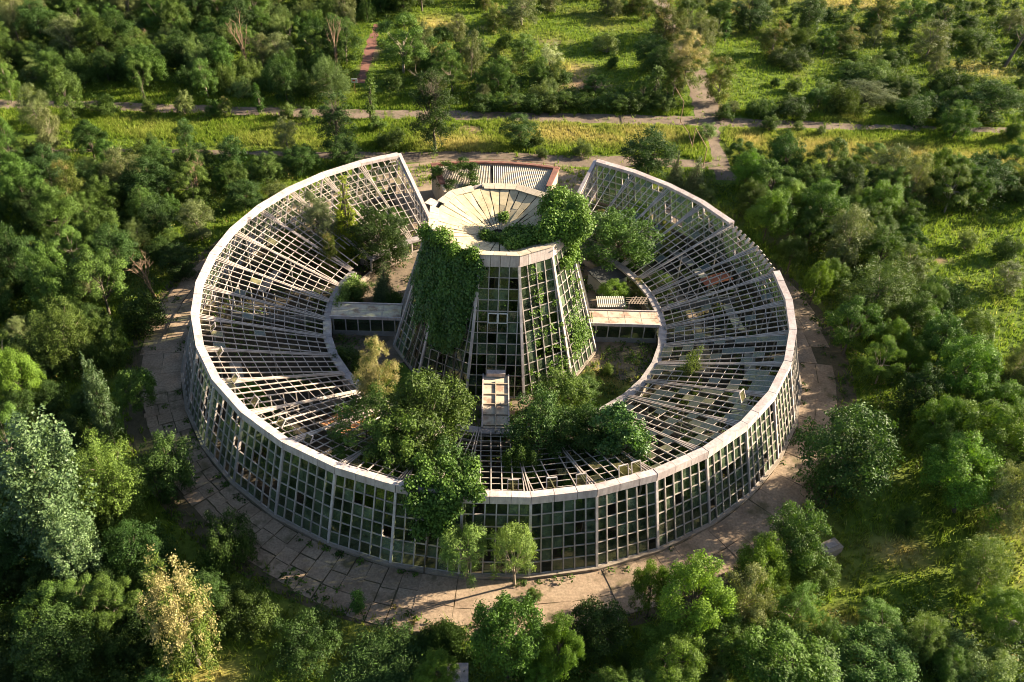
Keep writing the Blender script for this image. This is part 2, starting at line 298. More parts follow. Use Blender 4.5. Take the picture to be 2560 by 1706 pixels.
DRY = [(-7.1,45.2,5.1,2.9),(8.5,50.6,6.7,3.1),(15.7,49.1,4.0,2.3),(37.3,51.4,2.8,3.2),(48.8,48.9,9.0,4.0),(59.4,49.0,7.0,3.3),(71.2,46.9,6.2,3.3),(77.6,122.2,15.3,5.0),(87.0,86.2,5.2,3.7),(10.7,76.5,3.5,3.1),(-13.4,81.7,2.3,6.7),(-14.5,95.5,3.3,5.0),(47.9,115.3,5.8,4.5),(-18.9,-41.4,2.1,1.4),(-0.8,-35.0,1.5,1.4),(27.5,-34.9,2.7,1.0),(30.9,-37.2,1.7,1.0),(34.7,-27.6,2.6,1.5),(45.7,-24.3,2.3,1.1),(21.2,51.2,5.5,3.2),(11.4,-6.5,2.7,2.1),(-50.1,26.5,1.6,1.8),(-48.5,11.0,1.2,1.0),(27.5,-28.9,1.5,1.2),]
DIRT = [(-24.7,79.1,1.7,7.7),(13.5,70.0,5.7,2.4),(-13.2,79.6,1.9,4.3),(55.0,18.6,1.4,0.9),(33.7,62.4,2.2,3.6),(-5.4,49.9,2.6,2.3),]


# ------------------------------------------------------------------ helpers
def tag(o, label=None, cat=None, group=None, kind=None):
    if label: o['label'] = label
    if cat: o['category'] = cat
    if group: o['group'] = group
    if kind: o['kind'] = kind
    return o

def empty(name, loc=(0, 0, 0), label=None, cat=None, group=None):
    o = bpy.data.objects.new(name, None)
    o.empty_display_size = 0.5
    COL.objects.link(o)
    o.location = loc
    return tag(o, label, cat, group)

def np_mesh(name, V, F, mats=(), attrs=None, smooth=False):
    """mesh from arrays: F is (n,k) or a list of such arrays with the same k"""
    V = np.asarray(V, dtype=np.float32).reshape(-1, 3)
    F = np.asarray(F, dtype=np.int32)
    me = bpy.data.meshes.new(name)
    me.vertices.add(len(V))
    me.vertices.foreach_set('co', V.ravel())
    n, k = F.shape
    me.loops.add(n * k)
    me.loops.foreach_set('vertex_index', F.ravel())
    me.polygons.add(n)
    me.polygons.foreach_set('loop_start', np.arange(n, dtype=np.int32) * k)
    if attrs:
        for an, av in attrs.items():
            a = me.color_attributes.new(an, 'FLOAT_COLOR', 'POINT')
            av = np.asarray(av, dtype=np.float32)
            full = np.ones((len(V), 4), dtype=np.float32)
            full[:, :av.shape[1]] = av
            a.data.foreach_set('color', full.ravel())
    for m in mats:
        me.materials.append(m)
    me.update(calc_edges=True)
    me.polygons.foreach_set('use_smooth', np.full(n, bool(smooth)))
    return me

def obj(name, me, parent=None, loc=None):
    o = bpy.data.objects.new(name, me)
    COL.objects.link(o)
    if parent is not None: o.parent = parent
    if loc is not None: o.location = loc
    return o

BOXF = [(0, 3, 2, 1), (4, 5, 6, 7), (0, 1, 5, 4), (1, 2, 6, 5), (2, 3, 7, 6), (3, 0, 4, 7)]
def hexa(name, pts8, mat, parent=None):
    """closed block from 4 bottom + 4 top corners"""
    return obj(name, np_mesh(name, pts8, BOXF, [mat]), parent)

UNIT = {}
def unit_box(mat):
    if mat.name not in UNIT:
        V = [(-.5, -.5, 0), (.5, -.5, 0), (.5, .5, 0), (-.5, .5, 0), (-.5, -.5, 1), (.5, -.5, 1), (.5, .5, 1), (-.5, .5, 1)]
        UNIT[mat.name] = np_mesh('bar_' + mat.name, V, BOXF, [mat])
    return UNIT[mat.name]

def bar_matrix(p, q, w, d, side):
    p, q = Vector(p), Vector(q)
    z = q - p
    L = z.length
    z = z / L
    x = Vector(side)
    x = (x - z * x.dot(z))
    if x.length < 1e-5: x = z.orthogonal()
    x.normalize()
    y = z.cross(x)
    return Matrix(((x.x * w, y.x * d, z.x * L, p.x), (x.y * w, y.y * d, z.y * L, p.y), (x.z * w, y.z * d, z.z * L, p.z), (0, 0, 0, 1)))

def bar(name, p, q, w, d, side, mat, parent=None):
    """straight rectangular bar from p to q, w wide along side, d deep"""
    o = bpy.data.objects.new(name, unit_box(mat))
    COL.objects.link(o)
    if parent is not None:
        o.parent = parent
        o.matrix_basis = Matrix.Translation(-Vector(parent.location)) @ bar_matrix(p, q, w, d, side)
    else:
        o.matrix_basis = bar_matrix(p, q, w, d, side)
    return o

class MB:
    """collects blocks / tubes into one mesh"""
    def __init__(s): s.V = []; s.F = []; s.n = 0
    def block(s, p8):
        s.V += [tuple(p) for p in p8]; s.F += [tuple(i + s.n for i in f) for f in BOXF]; s.n += 8
    def box(s, c, size, rz=0.0):
        cx, cy, cz = c; a, b, h = size[0] / 2, size[1] / 2, size[2]
        co, si = math.cos(rz), math.sin(rz)
        pts = [(-a, -b), (a, -b), (a, b), (-a, b)]
        pts = [(cx + x * co - y * si, cy + x * si + y * co) for x, y in pts]
        s.block([(x, y, cz) for x, y in pts] + [(x, y, cz + h) for x, y in pts])
    def bar(s, p, q, w, d, side=(1, 0, 0)):
        M = bar_matrix(p, q, w, d, side)
        U = [(-.5, -.5, 0), (.5, -.5, 0), (.5, .5, 0), (-.5, .5, 0), (-.5, -.5, 1), (.5, -.5, 1), (.5, .5, 1), (-.5, .5, 1)]
        s.block([M @ Vector(u) for u in U])
    def tube(s, path, rad, sides=6):
        path = [Vector(p) for p in path]
        rings = []
        for i, p in enumerate(path):
            t = (path[min(i + 1, len(path) - 1)] - path[max(i - 1, 0)])
            if t.length < 1e-6: t = Vector((0, 0, 1))
            t.normalize()
            a = t.orthogonal().normalized(); b = t.cross(a)
            ring = []
            for k in range(sides):
                an = 2 * math.pi * k / sides
                ring.append(s.n); s.V.append(tuple(p + (a * math.cos(an) + b * math.sin(an)) * rad[i])); s.n += 1
            rings.append(ring)
        for i in range(len(rings) - 1):
            # orthogonal() may flip between rings: match closest start
            A, B = rings[i], rings[i + 1]
            d = min(range(sides), key=lambda k: (Vector(s.V[A[0]]) - path[i] - (Vector(s.V[B[k]]) - path[i + 1])).length)
            for k in range(sides):
                s.F.append((A[k], A[(k + 1) % sides], B[(k + 1 + d) % sides], B[(k + d) % sides]))
    def mesh(s, name, mat, smooth=False): return np_mesh(name, s.V, s.F, [mat], smooth=smooth)
    def obj(s, name, mat, parent=None, smooth=False): return obj(name, s.mesh(name, mat, smooth), parent)

# value noise on the ground plane (for where grass is dry, bare or lush)
_lat = np.random.RandomState(7).rand(256, 256)
def vnoise(x, y):
    x = np.asarray(x, float); y = np.asarray(y, float)
    xi = np.floor(x).astype(int); yi = np.floor(y).astype(int)
    fx = x - xi; fy = y - yi
    fx = fx * fx * (3 - 2 * fx); fy = fy * fy * (3 - 2 * fy)
    g = lambda i, j: _lat[i & 255, j & 255]
    return (g(xi, yi) * (1 - fx) + g(xi + 1, yi) * fx) * (1 - fy) + (g(xi, yi + 1) * (1 - fx) + g(xi + 1, yi + 1) * fx) * fy
def fbm(x, y, s):
    return .5 * vnoise(x / s, y / s) + .3 * vnoise(x / s * 2.1 + 31, y / s * 2.1 + 9) + .2 * vnoise(x / s * 4.3 + 77, y / s * 4.3 + 51)
def dry_field(x, y):
    d = np.clip((fbm(x, y, 9.0) - .56) * 2.2, 0, 1) * .45
    for cx, cy, rx, ry in DRY:
        g = np.exp(-(((x - cx) / (rx * 1.05)) ** 2 + ((y - cy) / (ry * 1.05)) ** 2))
        d = np.maximum(d, g * (1.25 * fbm(x + 40, y, 3.0) + .35))
    return np.clip(d, 0, 1)
def dirt_field(x, y):
    d = np.clip((fbm(x + 200, y + 90, 14.0) - .68) * 4, 0, .6)
    for cx, cy, rx, ry in DIRT:
        g = np.exp(-(((x - cx) / rx) ** 2 + ((y - cy) / ry) ** 2) ** 1.5)
        d = np.maximum(d, np.clip(g * 1.6 * fbm(x + 5, y + 17, 2.2) + (g - .75), 0, 1))
    return np.clip(d, 0, 1)

# ------------------------------------------------------------------ materials
def new_mat(name):
    m = bpy.data.materials.new(name)
    m.use_nodes = True
    nt = m.node_tree
    nt.nodes.clear()
    out = nt.nodes.new('ShaderNodeOutputMaterial')
    return m, nt, out

def N(nt, t, **kw):
    n = nt.nodes.new(t)
    for k, v in kw.items():
        if k in n.inputs: n.inputs[k].default_value = v
        else: setattr(n, k, v)
    return n

def pos_noise(nt, scale, detail=4.0, rough=.6, off=0.0):
    g = N(nt, 'ShaderNodeNewGeometry')
    mp = N(nt, 'ShaderNodeMapping')
    mp.inputs['Location'].default_value = (off, off * .7, off * .3)
    nt.links.new(g.outputs['Position'], mp.inputs['Vector'])
    n = N(nt, 'ShaderNodeTexNoise')
    n.inputs['Scale'].default_value = scale
    n.inputs['Detail'].default_value = detail
    n.inputs['Roughness'].default_value = rough
    nt.links.new(mp.outputs[0], n.inputs['Vector'])
    return n

def ramp(nt, src, stops):
    r = N(nt, 'ShaderNodeValToRGB')
    e = r.color_ramp.elements
    e[0].position, e[0].color = stops[0][0], (*stops[0][1], 1)
    e[1].position, e[1].color = stops[-1][0], (*stops[-1][1], 1)
    for p, c in stops[1:-1]:
        x = e.new(p); x.color = (*c, 1)
    nt.links.new(src, r.inputs[0])
    return r

def mixc(nt, fac, a, b, mode='MIX'):
    m = N(nt, 'ShaderNodeMix', data_type='RGBA', blend_type=mode)
    for sock, v in ((m.inputs[0], fac), (m.inputs[6], a), (m.inputs[7], b)):
        if isinstance(v, (int, float)): sock.default_value = v
        elif isinstance(v, tuple): sock.default_value = (*v, 1)
        else: nt.links.new(v, sock)
    return m.outputs[2]

def surface_mat(name, stops, scale=1.2, rough=.8, fine=(0.75, 1.15), fscale=18.0, bump=.25, bscale=12.0, spec=.3, stain=None, vary=.0, streak=0.0):
    """weathered solid: large patches from stops, fine grain multiplied on, a little relief"""
    m, nt, out = new_mat(name)
    n1 = pos_noise(nt, scale, 6.0, .62)
    c = ramp(nt, n1.outputs['Fac'], stops).outputs[0]
    n2 = pos_noise(nt, fscale, 3.0, .6, 13.0)
    fr = ramp(nt, n2.outputs['Fac'], [(.3, (fine[0],) * 3), (.7, (fine[1],) * 3)])
    c = mixc(nt, 1.0, c, fr.outputs[0], 'MULTIPLY')
    if vary:
        oi = N(nt, 'ShaderNodeObjectInfo')
        mr = N(nt, 'ShaderNodeMapRange'); mr.inputs[3].default_value = 1 - vary; mr.inputs[4].default_value = 1 + vary
        nt.links.new(oi.outputs['Random'], mr.inputs[0])
        c = mixc(nt, 1.0, c, mr.outputs[0], 'MULTIPLY')
    if streak:
        g5 = N(nt, 'ShaderNodeNewGeometry'); m5 = N(nt, 'ShaderNodeMapping'); m5.inputs['Scale'].default_value = (2.6, 2.6, .35)
        nt.links.new(g5.outputs['Position'], m5.inputs['Vector'])
        n5 = N(nt, 'ShaderNodeTexNoise'); n5.inputs['Scale'].default_value = 1.0; n5.inputs['Detail'].default_value = 6.0; n5.inputs['Roughness'].default_value = .7
        nt.links.new(m5.outputs[0], n5.inputs['Vector'])
        r5 = ramp(nt, n5.outputs['Fac'], [(.42, (1, 1, 1)), (.72, (1 - streak, 1 - streak * 1.05, 1 - streak * 1.1))])
        c = mixc(nt, 1.0, c, r5.outputs[0], 'MULTIPLY')
    if stain:
        n3 = pos_noise(nt, stain[1], 5.0, .65, 41.0)
        sr = ramp(nt, n3.outputs['Fac'], [(stain[2], (0, 0, 0)), (stain[2] + .12, (1, 1, 1))])
        c = mixc(nt, sr.outputs[0], c, stain[0])
    b = N(nt, 'ShaderNodeBsdfPrincipled')
    nt.links.new(c, b.inputs['Base Color'])
    b.inputs['Roughness'].default_value = rough
    b.inputs['Specular IOR Level'].default_value = spec
    if bump:
        n4 = pos_noise(nt, bscale, 4.0, .6, 7.0)
        bp = N(nt, 'ShaderNodeBump')
        bp.inputs['Strength'].default_value = bump
        bp.inputs['Distance'].default_value = .05
        nt.links.new(n4.outputs['Fac'], bp.inputs['Height'])
        nt.links.new(bp.outputs[0], b.inputs['Normal'])
    nt.links.new(b.outputs[0], out.inputs['Surface'])
    return m

def leaf_mat(name, dark, light, accent=None, trans=.22, rough=.5, spec=.15, hue=.02, val=.25):
    m, nt, out = new_mat(name)
    at = N(nt, 'ShaderNodeVertexColor', layer_name='lf')
    sp = N(nt, 'ShaderNodeSeparateColor')
    nt.links.new(at.outputs['Color'], sp.inputs[0])
    c = mixc(nt, sp.outputs[0], dark, light)
    if accent is not None:
        c = mixc(nt, sp.outputs[1], c, accent)
    oi = N(nt, 'ShaderNodeObjectInfo')
    mr = N(nt, 'ShaderNodeMapRange'); mr.inputs[3].default_value = .5 - hue * 1.1; mr.inputs[4].default_value = .5 + hue * .15
    nt.links.new(oi.outputs['Random'], mr.inputs[0])
    mul = N(nt, 'ShaderNodeMath', operation='MULTIPLY'); mul.inputs[1].default_value = 7.31
    fr = N(nt, 'ShaderNodeMath', operation='FRACT')
    nt.links.new(oi.outputs['Random'], mul.inputs[0]); nt.links.new(mul.outputs[0], fr.inputs[0])
    mv = N(nt, 'ShaderNodeMapRange'); mv.inputs[3].default_value = 1 - val; mv.inputs[4].default_value = 1 + val
    nt.links.new(fr.outputs[0], mv.inputs[0])
    hs = N(nt, 'ShaderNodeHueSaturation')
    nt.links.new(mr.outputs[0], hs.inputs['Hue']); nt.links.new(mv.outputs[0], hs.inputs['Value'])
    nt.links.new(c, hs.inputs['Color'])
    b = N(nt, 'ShaderNodeBsdfPrincipled')
    b.inputs['Roughness'].default_value = rough
    b.inputs['Specular IOR Level'].default_value = spec
    t = N(nt, 'ShaderNodeBsdfTranslucent')
    nt.links.new(hs.outputs[0], b.inputs['Base Color'])
    tc = mixc(nt, 1.0, hs.outputs[0], (1.25, 1.3, .55), 'MULTIPLY')
    nt.links.new(tc, t.inputs['Color'])
    mx = N(nt, 'ShaderNodeMixShader'); mx.inputs[0].default_value = trans
    nt.links.new(b.outputs[0], mx.inputs[1]); nt.links.new(t.outputs[0], mx.inputs[2])
    nt.links.new(mx.outputs[0], out.inputs['Surface'])
    return m

def glass_mat(name, tint=(.62, .72, .60), dirt=.12, dirtcol=(.17, .22, .13), rough=.05, refl=.75):
    m, nt, out = new_mat(name)
    tr = N(nt, 'ShaderNodeBsdfTransparent'); tr.inputs[0].default_value = (*tint, 1)
    gl = N(nt, 'ShaderNodeBsdfGlossy'); gl.inputs['Color'].default_value = (.9, .95, .92, 1); gl.inputs['Roughness'].default_value = rough
    fz = N(nt, 'ShaderNodeFresnel'); fz.inputs['IOR'].default_value = 1.5
    rm = N(nt, 'ShaderNodeMath', operation='MULTIPLY'); rm.inputs[1].default_value = refl
    nt.links.new(fz.outputs[0], rm.inputs[0])
    mx = N(nt, 'ShaderNodeMixShader')
    nt.links.new(rm.outputs[0], mx.inputs[0]); nt.links.new(tr.outputs[0], mx.inputs[1]); nt.links.new(gl.outputs[0], mx.inputs[2])
    df = N(nt, 'ShaderNodeBsdfDiffuse'); df.inputs[0].default_value = (*dirtcol, 1)
    n = pos_noise(nt, 1.1, 6.0, .7)
    r0 = ramp(nt, n.outputs['Fac'], [(.35, (dirt * .25,) * 3), (.75, (min(1, dirt * 2.6),) * 3)])
    oi = N(nt, 'ShaderNodeObjectInfo')
    pw = N(nt, 'ShaderNodeMath', operation='POWER'); pw.inputs[1].default_value = 2.2
    nt.links.new(oi.outputs['Random'], pw.inputs[0])
    mr = N(nt, 'ShaderNodeMapRange'); mr.inputs[3].default_value = .35; mr.inputs[4].default_value = 3.2
    nt.links.new(pw.outputs[0], mr.inputs[0])
    r = N(nt, 'ShaderNodeMath', operation='MULTIPLY', use_clamp=True)
    nt.links.new(r0.outputs[0], r.inputs[0]); nt.links.new(mr.outputs[0], r.inputs[1])
    m2 = N(nt, 'ShaderNodeMixShader')
    nt.links.new(r.outputs[0], m2.inputs[0]); nt.links.new(mx.outputs[0], m2.inputs[1]); nt.links.new(df.outputs[0], m2.inputs[2])
    nt.links.new(m2.outputs[0], out.inputs['Surface'])
    return m

def ground_mat():
    m, nt, out = new_mat('meadow_ground')
    at = N(nt, 'ShaderNodeVertexColor', layer_name='fld')
    sp = N(nt, 'ShaderNodeSeparateColor'); nt.links.new(at.outputs['Color'], sp.inputs[0])
    n1 = pos_noise(nt, .9, 8.0, .65)
    g = ramp(nt, n1.outputs['Fac'], [(.3, (.04, .068, .010)), (.5, (.085, .13, .016)), (.7, (.13, .175, .024))]).outputs[0]
    n2 = pos_noise(nt, 2.2, 6.0, .7, 5.0)
    d = ramp(nt, n2.outputs['Fac'], [(.3, (.22, .18, .05)), (.7, (.42, .33, .11))]).outputs[0]
    c = mixc(nt, sp.outputs[0], g, d)
    n3 = pos_noise(nt, 3.0, 5.0, .6, 9.0)
    e = ramp(nt, n3.outputs['Fac'], [(.3, (.15, .095, .055)), (.7, (.27, .18, .11))]).outputs[0]
    c = mixc(nt, sp.outputs[1], c, e)
    b = N(nt, 'ShaderNodeBsdfPrincipled'); b.inputs['Roughness'].default_value = .95; b.inputs['Specular IOR Level'].default_value = .1
    nt.links.new(c, b.inputs['Base Color'])
    bp = N(nt, 'ShaderNodeBump'); bp.inputs['Strength'].default_value = .6; bp.inputs['Distance'].default_value = .15
    n4 = pos_noise(nt, 5.0, 6.0, .7, 3.0)
    nt.links.new(n4.outputs['Fac'], bp.inputs['Height']); nt.links.new(bp.outputs[0], b.inputs['Normal'])
    nt.links.new(b.outputs[0], out.inputs['Surface'])
    return m

def grass_mat():
    m, nt, out = new_mat('grass_blades')
    at = N(nt, 'ShaderNodeVertexColor', layer_name='fld')
    sp = N(nt, 'ShaderNodeSeparateColor'); nt.links.new(at.outputs['Color'], sp.inputs[0])
    g = mixc(nt, sp.outputs[1], (.075, .13, .012), (.26, .36, .036))
    d = mixc(nt, sp.outputs[1], (.34, .28, .07), (.62, .51, .18))
    c = mixc(nt, sp.outputs[0], g, d)
    b = N(nt, 'ShaderNodeBsdfPrincipled'); b.inputs['Roughness'].default_value = .7; b.inputs['Specular IOR Level'].default_value = .15
    t = N(nt, 'ShaderNodeBsdfTranslucent')
    nt.links.new(c, b.inputs['Base Color']); nt.links.new(c, t.inputs['Color'])
    mx = N(nt, 'ShaderNodeMixShader'); mx.inputs[0].default_value = .42
    nt.links.new(b.outputs[0], mx.inputs[1]); nt.links.new(t.outputs[0], mx.inputs[2])
    nt.links.new(mx.outputs[0], out.inputs['Surface'])
    return m

M = {}
M['ground'] = ground_mat()
M['grass'] = grass_mat()
M['frame'] = surface_mat('pale_painted_frame', [(.3, (0.306, 0.255, 0.238)), (.55, (0.442, 0.383, 0.357)), (.75, (0.510, 0.459, 0.425))], 1.5, .6, (.85, 1.1), 9.0, .15, stain=((0.170, 0.111, 0.076), 1.6, .66), vary=.16)
M['wallframe'] = surface_mat('weathered_wall_frame', [(.3, (0.246, 0.213, 0.189)), (.55, (0.369, 0.320, 0.287)), (.75, (0.426, 0.377, 0.336))], 1.5, .6, (.85, 1.1), 9.0, .15, stain=((0.139, 0.098, 0.066), 1.8, .64), vary=.16)
M['transom'] = surface_mat('dull_transom_paint', [(.3, (.26, .22, .19)), (.6, (.37, .32, .28)), (.8, (.42, .37, .32))], 1.5, .7, (.85, 1.1), 9.0, .15, vary=.16)
M['roofbar'] = surface_mat('grey_roof_bars', [(.3, (.31, .255, .225)), (.6, (.50, .42, .365)), (.8, (.56, .48, .41))], 1.2, .55, (.8, 1.1), 8.0, .12, stain=((.15, .09, .06), 1.7, .68), vary=.14)
M['fascia'] = surface_mat('pink_grey_fascia_sheet', [(.3, (0.430, 0.344, 0.327)), (.5, (0.516, 0.430, 0.404)), (.75, (0.568, 0.490, 0.456))], .7, .6, (.92, 1.05), 5.0, .1, stain=((0.310, 0.249, 0.224), .9, .66), vary=.07, streak=.38)
M['cap'] = surface_mat('rough_concrete_coping', [(.3, (0.225, 0.189, 0.180)), (.6, (0.342, 0.297, 0.279)), (.8, (0.414, 0.369, 0.342))], 2.0, .85, (.8, 1.1), 14.0, .35, vary=.12)
M['concrete'] = surface_mat('old_concrete', [(.3, (0.192, 0.156, 0.120)), (.55, (0.288, 0.232, 0.180)), (.8, (0.352, 0.288, 0.224))], .8, .9, (.8, 1.12), 9.0, .35, stain=((0.128, 0.100, 0.072), .55, .6))
M['slab'] = surface_mat('paving_concrete', [(.3, (.19, .13, .085)), (.48, (.28, .20, .135)), (.62, (.32, .235, .16)), (.8, (.37, .275, .19))], .4, .92, (.7, 1.15), 5.0, .5, stain=((.12, .095, .05), .45, .55), vary=.14)
M['slabbase'] = surface_mat('soil_in_joints', [(.3, (.06, .05, .025)), (.6, (.10, .08, .045)), (.8, (.14, .11, .065))], 2.5, .95, (.7, 1.2), 12.0, .5)
M['road'] = surface_mat('dusty_asphalt', [(.3, (.105, .075, .052)), (.5, (.17, .125, .09)), (.8, (.25, .185, .135))], .35, .95, (.75, 1.12), 4.0, .35, stain=((.07, .075, .025), .5, .56))
M['court'] = surface_mat('court_paving', [(.3, (0.186, 0.136, 0.093)), (.55, (0.260, 0.192, 0.130)), (.8, (0.310, 0.236, 0.161))], .5, .9, (.85, 1.08), 7.0, .3, stain=((0.124, 0.105, 0.056), .6, .64))
M['soil'] = surface_mat('dark_soil', [(.3, (0.024, 0.019, 0.012)), (.6, (0.048, 0.038, 0.024)), (.8, (0.068, 0.052, 0.032))], 1.2, .95, (.7, 1.2), 8.0, .5)
M['funnel'] = surface_mat('cream_roof_sheet', [(.3, (0.387, 0.308, 0.185)), (.5, (0.466, 0.378, 0.238)), (.75, (0.528, 0.440, 0.299))], .9, .7, (.92, 1.05), 6.0, .12, stain=((0.290, 0.220, 0.141), .8, .66), vary=.07, streak=.2)
M['yard'] = surface_mat('trodden_yard', [(.3, (.09, .068, .045)), (.5, (.17, .125, .085)), (.75, (.26, .19, .125))], .45, .95, (.75, 1.15), 6.0, .4, stain=((.06, .062, .025), .6, .55))
M['gap'] = surface_mat('dark_bitumen', [(.3, (.03, .025, .02)), (.7, (.06, .05, .04))], 2.0, .9)
M['rim'] = surface_mat('cream_rim_sheet', [(.3, (0.414, 0.333, 0.234)), (.5, (0.504, 0.414, 0.306)), (.75, (0.558, 0.468, 0.360))], 1.2, .65, (.92, 1.05), 6.0, .1, stain=((0.324, 0.252, 0.180), 1.0, .66), vary=.08, streak=.2)
M['corr'] = surface_mat('corrugated_sheet', [(.3, (0.340, 0.289, 0.221)), (.55, (0.442, 0.383, 0.297)), (.8, (0.493, 0.433, 0.348))], .9, .75, (.9, 1.06), 6.0, .1, stain=((0.238, 0.196, 0.145), 1.1, .64))
M['red'] = surface_mat('red_brown_flashing', [(.3, (.15, .066, .048)), (.6, (.22, .098, .07)), (.8, (.26, .13, .095))], 1.0, .8, (.8, 1.1), 6.0, .2, stain=((.12, .07, .05), 1.0, .58))
M['rust'] = surface_mat('rusty_metal', [(.3, (.14, .06, .03)), (.6, (.25, .12, .06)), (.8, (.32, .17, .09))], 4.0, .85, (.7, 1.15), 16.0, .3)
M['orange'] = surface_mat('orange_rust_sheet', [(.3, (.30, .09, .05)), (.6, (.44, .13, .07)), (.8, (.48, .18, .10))], 1.4, .7, (.85, 1.1), 8.0, .2)
M['peach'] = surface_mat('render_wall', [(.3, (0.320, 0.256, 0.184)), (.6, (0.416, 0.344, 0.256)), (.8, (0.464, 0.400, 0.312))], 1.0, .85, (.9, 1.06), 8.0, .2, stain=((0.240, 0.176, 0.128), 1.1, .66), streak=.3)
M['flake'] = surface_mat('flaking_roof_paint', [(.38, (0.306, 0.204, 0.145)), (.46, (0.425, 0.340, 0.255)), (.6, (0.493, 0.416, 0.315)), (.75, (0.425, 0.332, 0.238))], .9, .8, (.9, 1.06), 6.0, .2, stain=((0.212, 0.170, 0.162), .7, .63))
M['wood'] = surface_mat('weathered_wood', [(.3, (.16, .12, .09)), (.7, (.27, .21, .16))], 3.0, .85)
M['pole'] = surface_mat('rust_brown_pipe', [(.3, (.20, .12, .07)), (.7, (.33, .21, .13))], 3.0, .8)
M['felt'] = surface_mat('dark_roofing_felt', [(.3, (.035, .036, .034)), (.7, (.065, .066, .06))], 1.5, .9)
M['stone'] = surface_mat('grey_boulder_stone', [(.3, (.20, .17, .15)), (.6, (.30, .26, .23)), (.8, (.37, .33, .30))], 2.0, .9, (.75, 1.15), 9.0, .5)
M['white'] = surface_mat('white_paint', [(.3, (0.527, 0.510, 0.484)), (.7, (0.629, 0.612, 0.586))], 2.0, .6)
M['redpaint'] = surface_mat('red_paint', [(.3, (.40, .05, .04)), (.7, (.5, .08, .06))], 2.0, .6)
M['bark'] = surface_mat('grey_brown_bark', [(.3, (.07, .055, .04)), (.7, (.15, .12, .09))], 3.0, .95, (.7, 1.2), 14.0, .5)
M['palebark'] = surface_mat('pale_bark', [(.3, (.20, .16, .12)), (.7, (.36, .29, .22))], 3.0, .9, (.7, 1.2), 14.0, .4)
M['deadbark'] = surface_mat('dry_brown_twigs', [(.3, (.17, .11, .07)), (.7, (.34, .23, .15))], 3.0, .9)
M['glass'] = glass_mat('dirty_green_glass')
M['roofglass'] = glass_mat('dusty_roof_glass', (.66, .68, .54), .10, (.26, .23, .11), .3, .10)
M['plaster'] = surface_mat('grey_plaster', [(.3, (0.195, 0.180, 0.165)), (.7, (0.285, 0.262, 0.240))], 1.0, .85)
M['pot'] = surface_mat('terracotta', [(.3, (.33, .14, .06)), (.7, (.45, .2, .09))], 2.0, .8)

LM = {}
LM['elm'] = leaf_mat('elm_leaves', (0.015, 0.037, 0.009), (0.100, 0.187, 0.030), hue=.025)
LM['ash'] = leaf_mat('ash_leaves', (0.020, 0.049, 0.010), (0.130, 0.224, 0.039), hue=.025)
LM['dark'] = leaf_mat('dark_leaves', (0.009, 0.027, 0.007), (0.065, 0.129, 0.026), hue=.02)
LM['lime'] = leaf_mat('lime_leaves', (0.024, 0.064, 0.009), (0.158, 0.281, 0.032), hue=.02, trans=.26)
LM['olive'] = leaf_mat('olive_leaves', (0.040, 0.059, 0.021), (0.217, 0.252, 0.088), hue=.025, spec=.22)
LM['olivedark'] = leaf_mat('silvery_dark_leaves', (0.023, 0.044, 0.017), (.15, .19, .078), hue=.02, spec=.22)
LM['poplar'] = leaf_mat('poplar_leaves', (.028, .062, .020), (.135, .20, .078), hue=.012, rough=.42, spec=.3)
LM['gold'] = leaf_mat('yellowing_leaves', (0.030, 0.054, 0.010), (0.158, 0.201, 0.037), (.30, .235, .085), hue=.02)
LM['goldtop'] = leaf_mat('seed_cluster_leaves', (0.025, 0.054, 0.009), (0.148, 0.206, 0.035), (.40, .33, .15), hue=.01, val=.1)
LM['conifer'] = leaf_mat('grey_conifer_needles', (0.024, 0.043, 0.018), (0.137, 0.181, 0.069), hue=.02, trans=.1)
LM['goldconifer'] = leaf_mat('golden_conifer_needles', (0.036, 0.067, 0.007), (0.273, 0.323, 0.021), hue=.005, trans=.15)
LM['juniper'] = leaf_mat('juniper_needles', (0.012, 0.033, 0.010), (0.083, 0.151, 0.035), trans=.1)
LM['bush'] = leaf_mat('bush_leaves', (0.017, 0.041, 0.009), (0.119, 0.193, 0.035), hue=.025)
LM['palebush'] = leaf_mat('pale_bush_leaves', (0.037, 0.067, 0.020), (0.192, 0.268, 0.077), hue=.025)
LM['darkbush'] = leaf_mat('dark_bush_leaves', (0.009, 0.027, 0.007), (0.075, 0.139, 0.026), hue=.025)
LM['white'] = leaf_mat('whitish_leaves', (0.095, 0.123, 0.070), (0.451, 0.489, 0.255), hue=.01)
LM['round'] = leaf_mat('glossy_round_leaves', (0.011, 0.034, 0.009), (0.090, 0.177, 0.035), rough=.4, spec=.3)
LM['birch'] = leaf_mat('weeping_leaves', (0.044, 0.086, 0.020), (0.248, 0.356, 0.081), hue=.01, val=.1)
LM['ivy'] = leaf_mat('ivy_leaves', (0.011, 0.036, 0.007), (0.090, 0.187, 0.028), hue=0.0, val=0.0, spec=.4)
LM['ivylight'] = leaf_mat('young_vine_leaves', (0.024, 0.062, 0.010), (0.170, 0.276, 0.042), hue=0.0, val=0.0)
LM['weeds'] = leaf_mat('weed_leaves', (0.015, 0.036, 0.007), (0.107, 0.171, 0.026), (.18, .15, .04), hue=0.0, val=0.0)

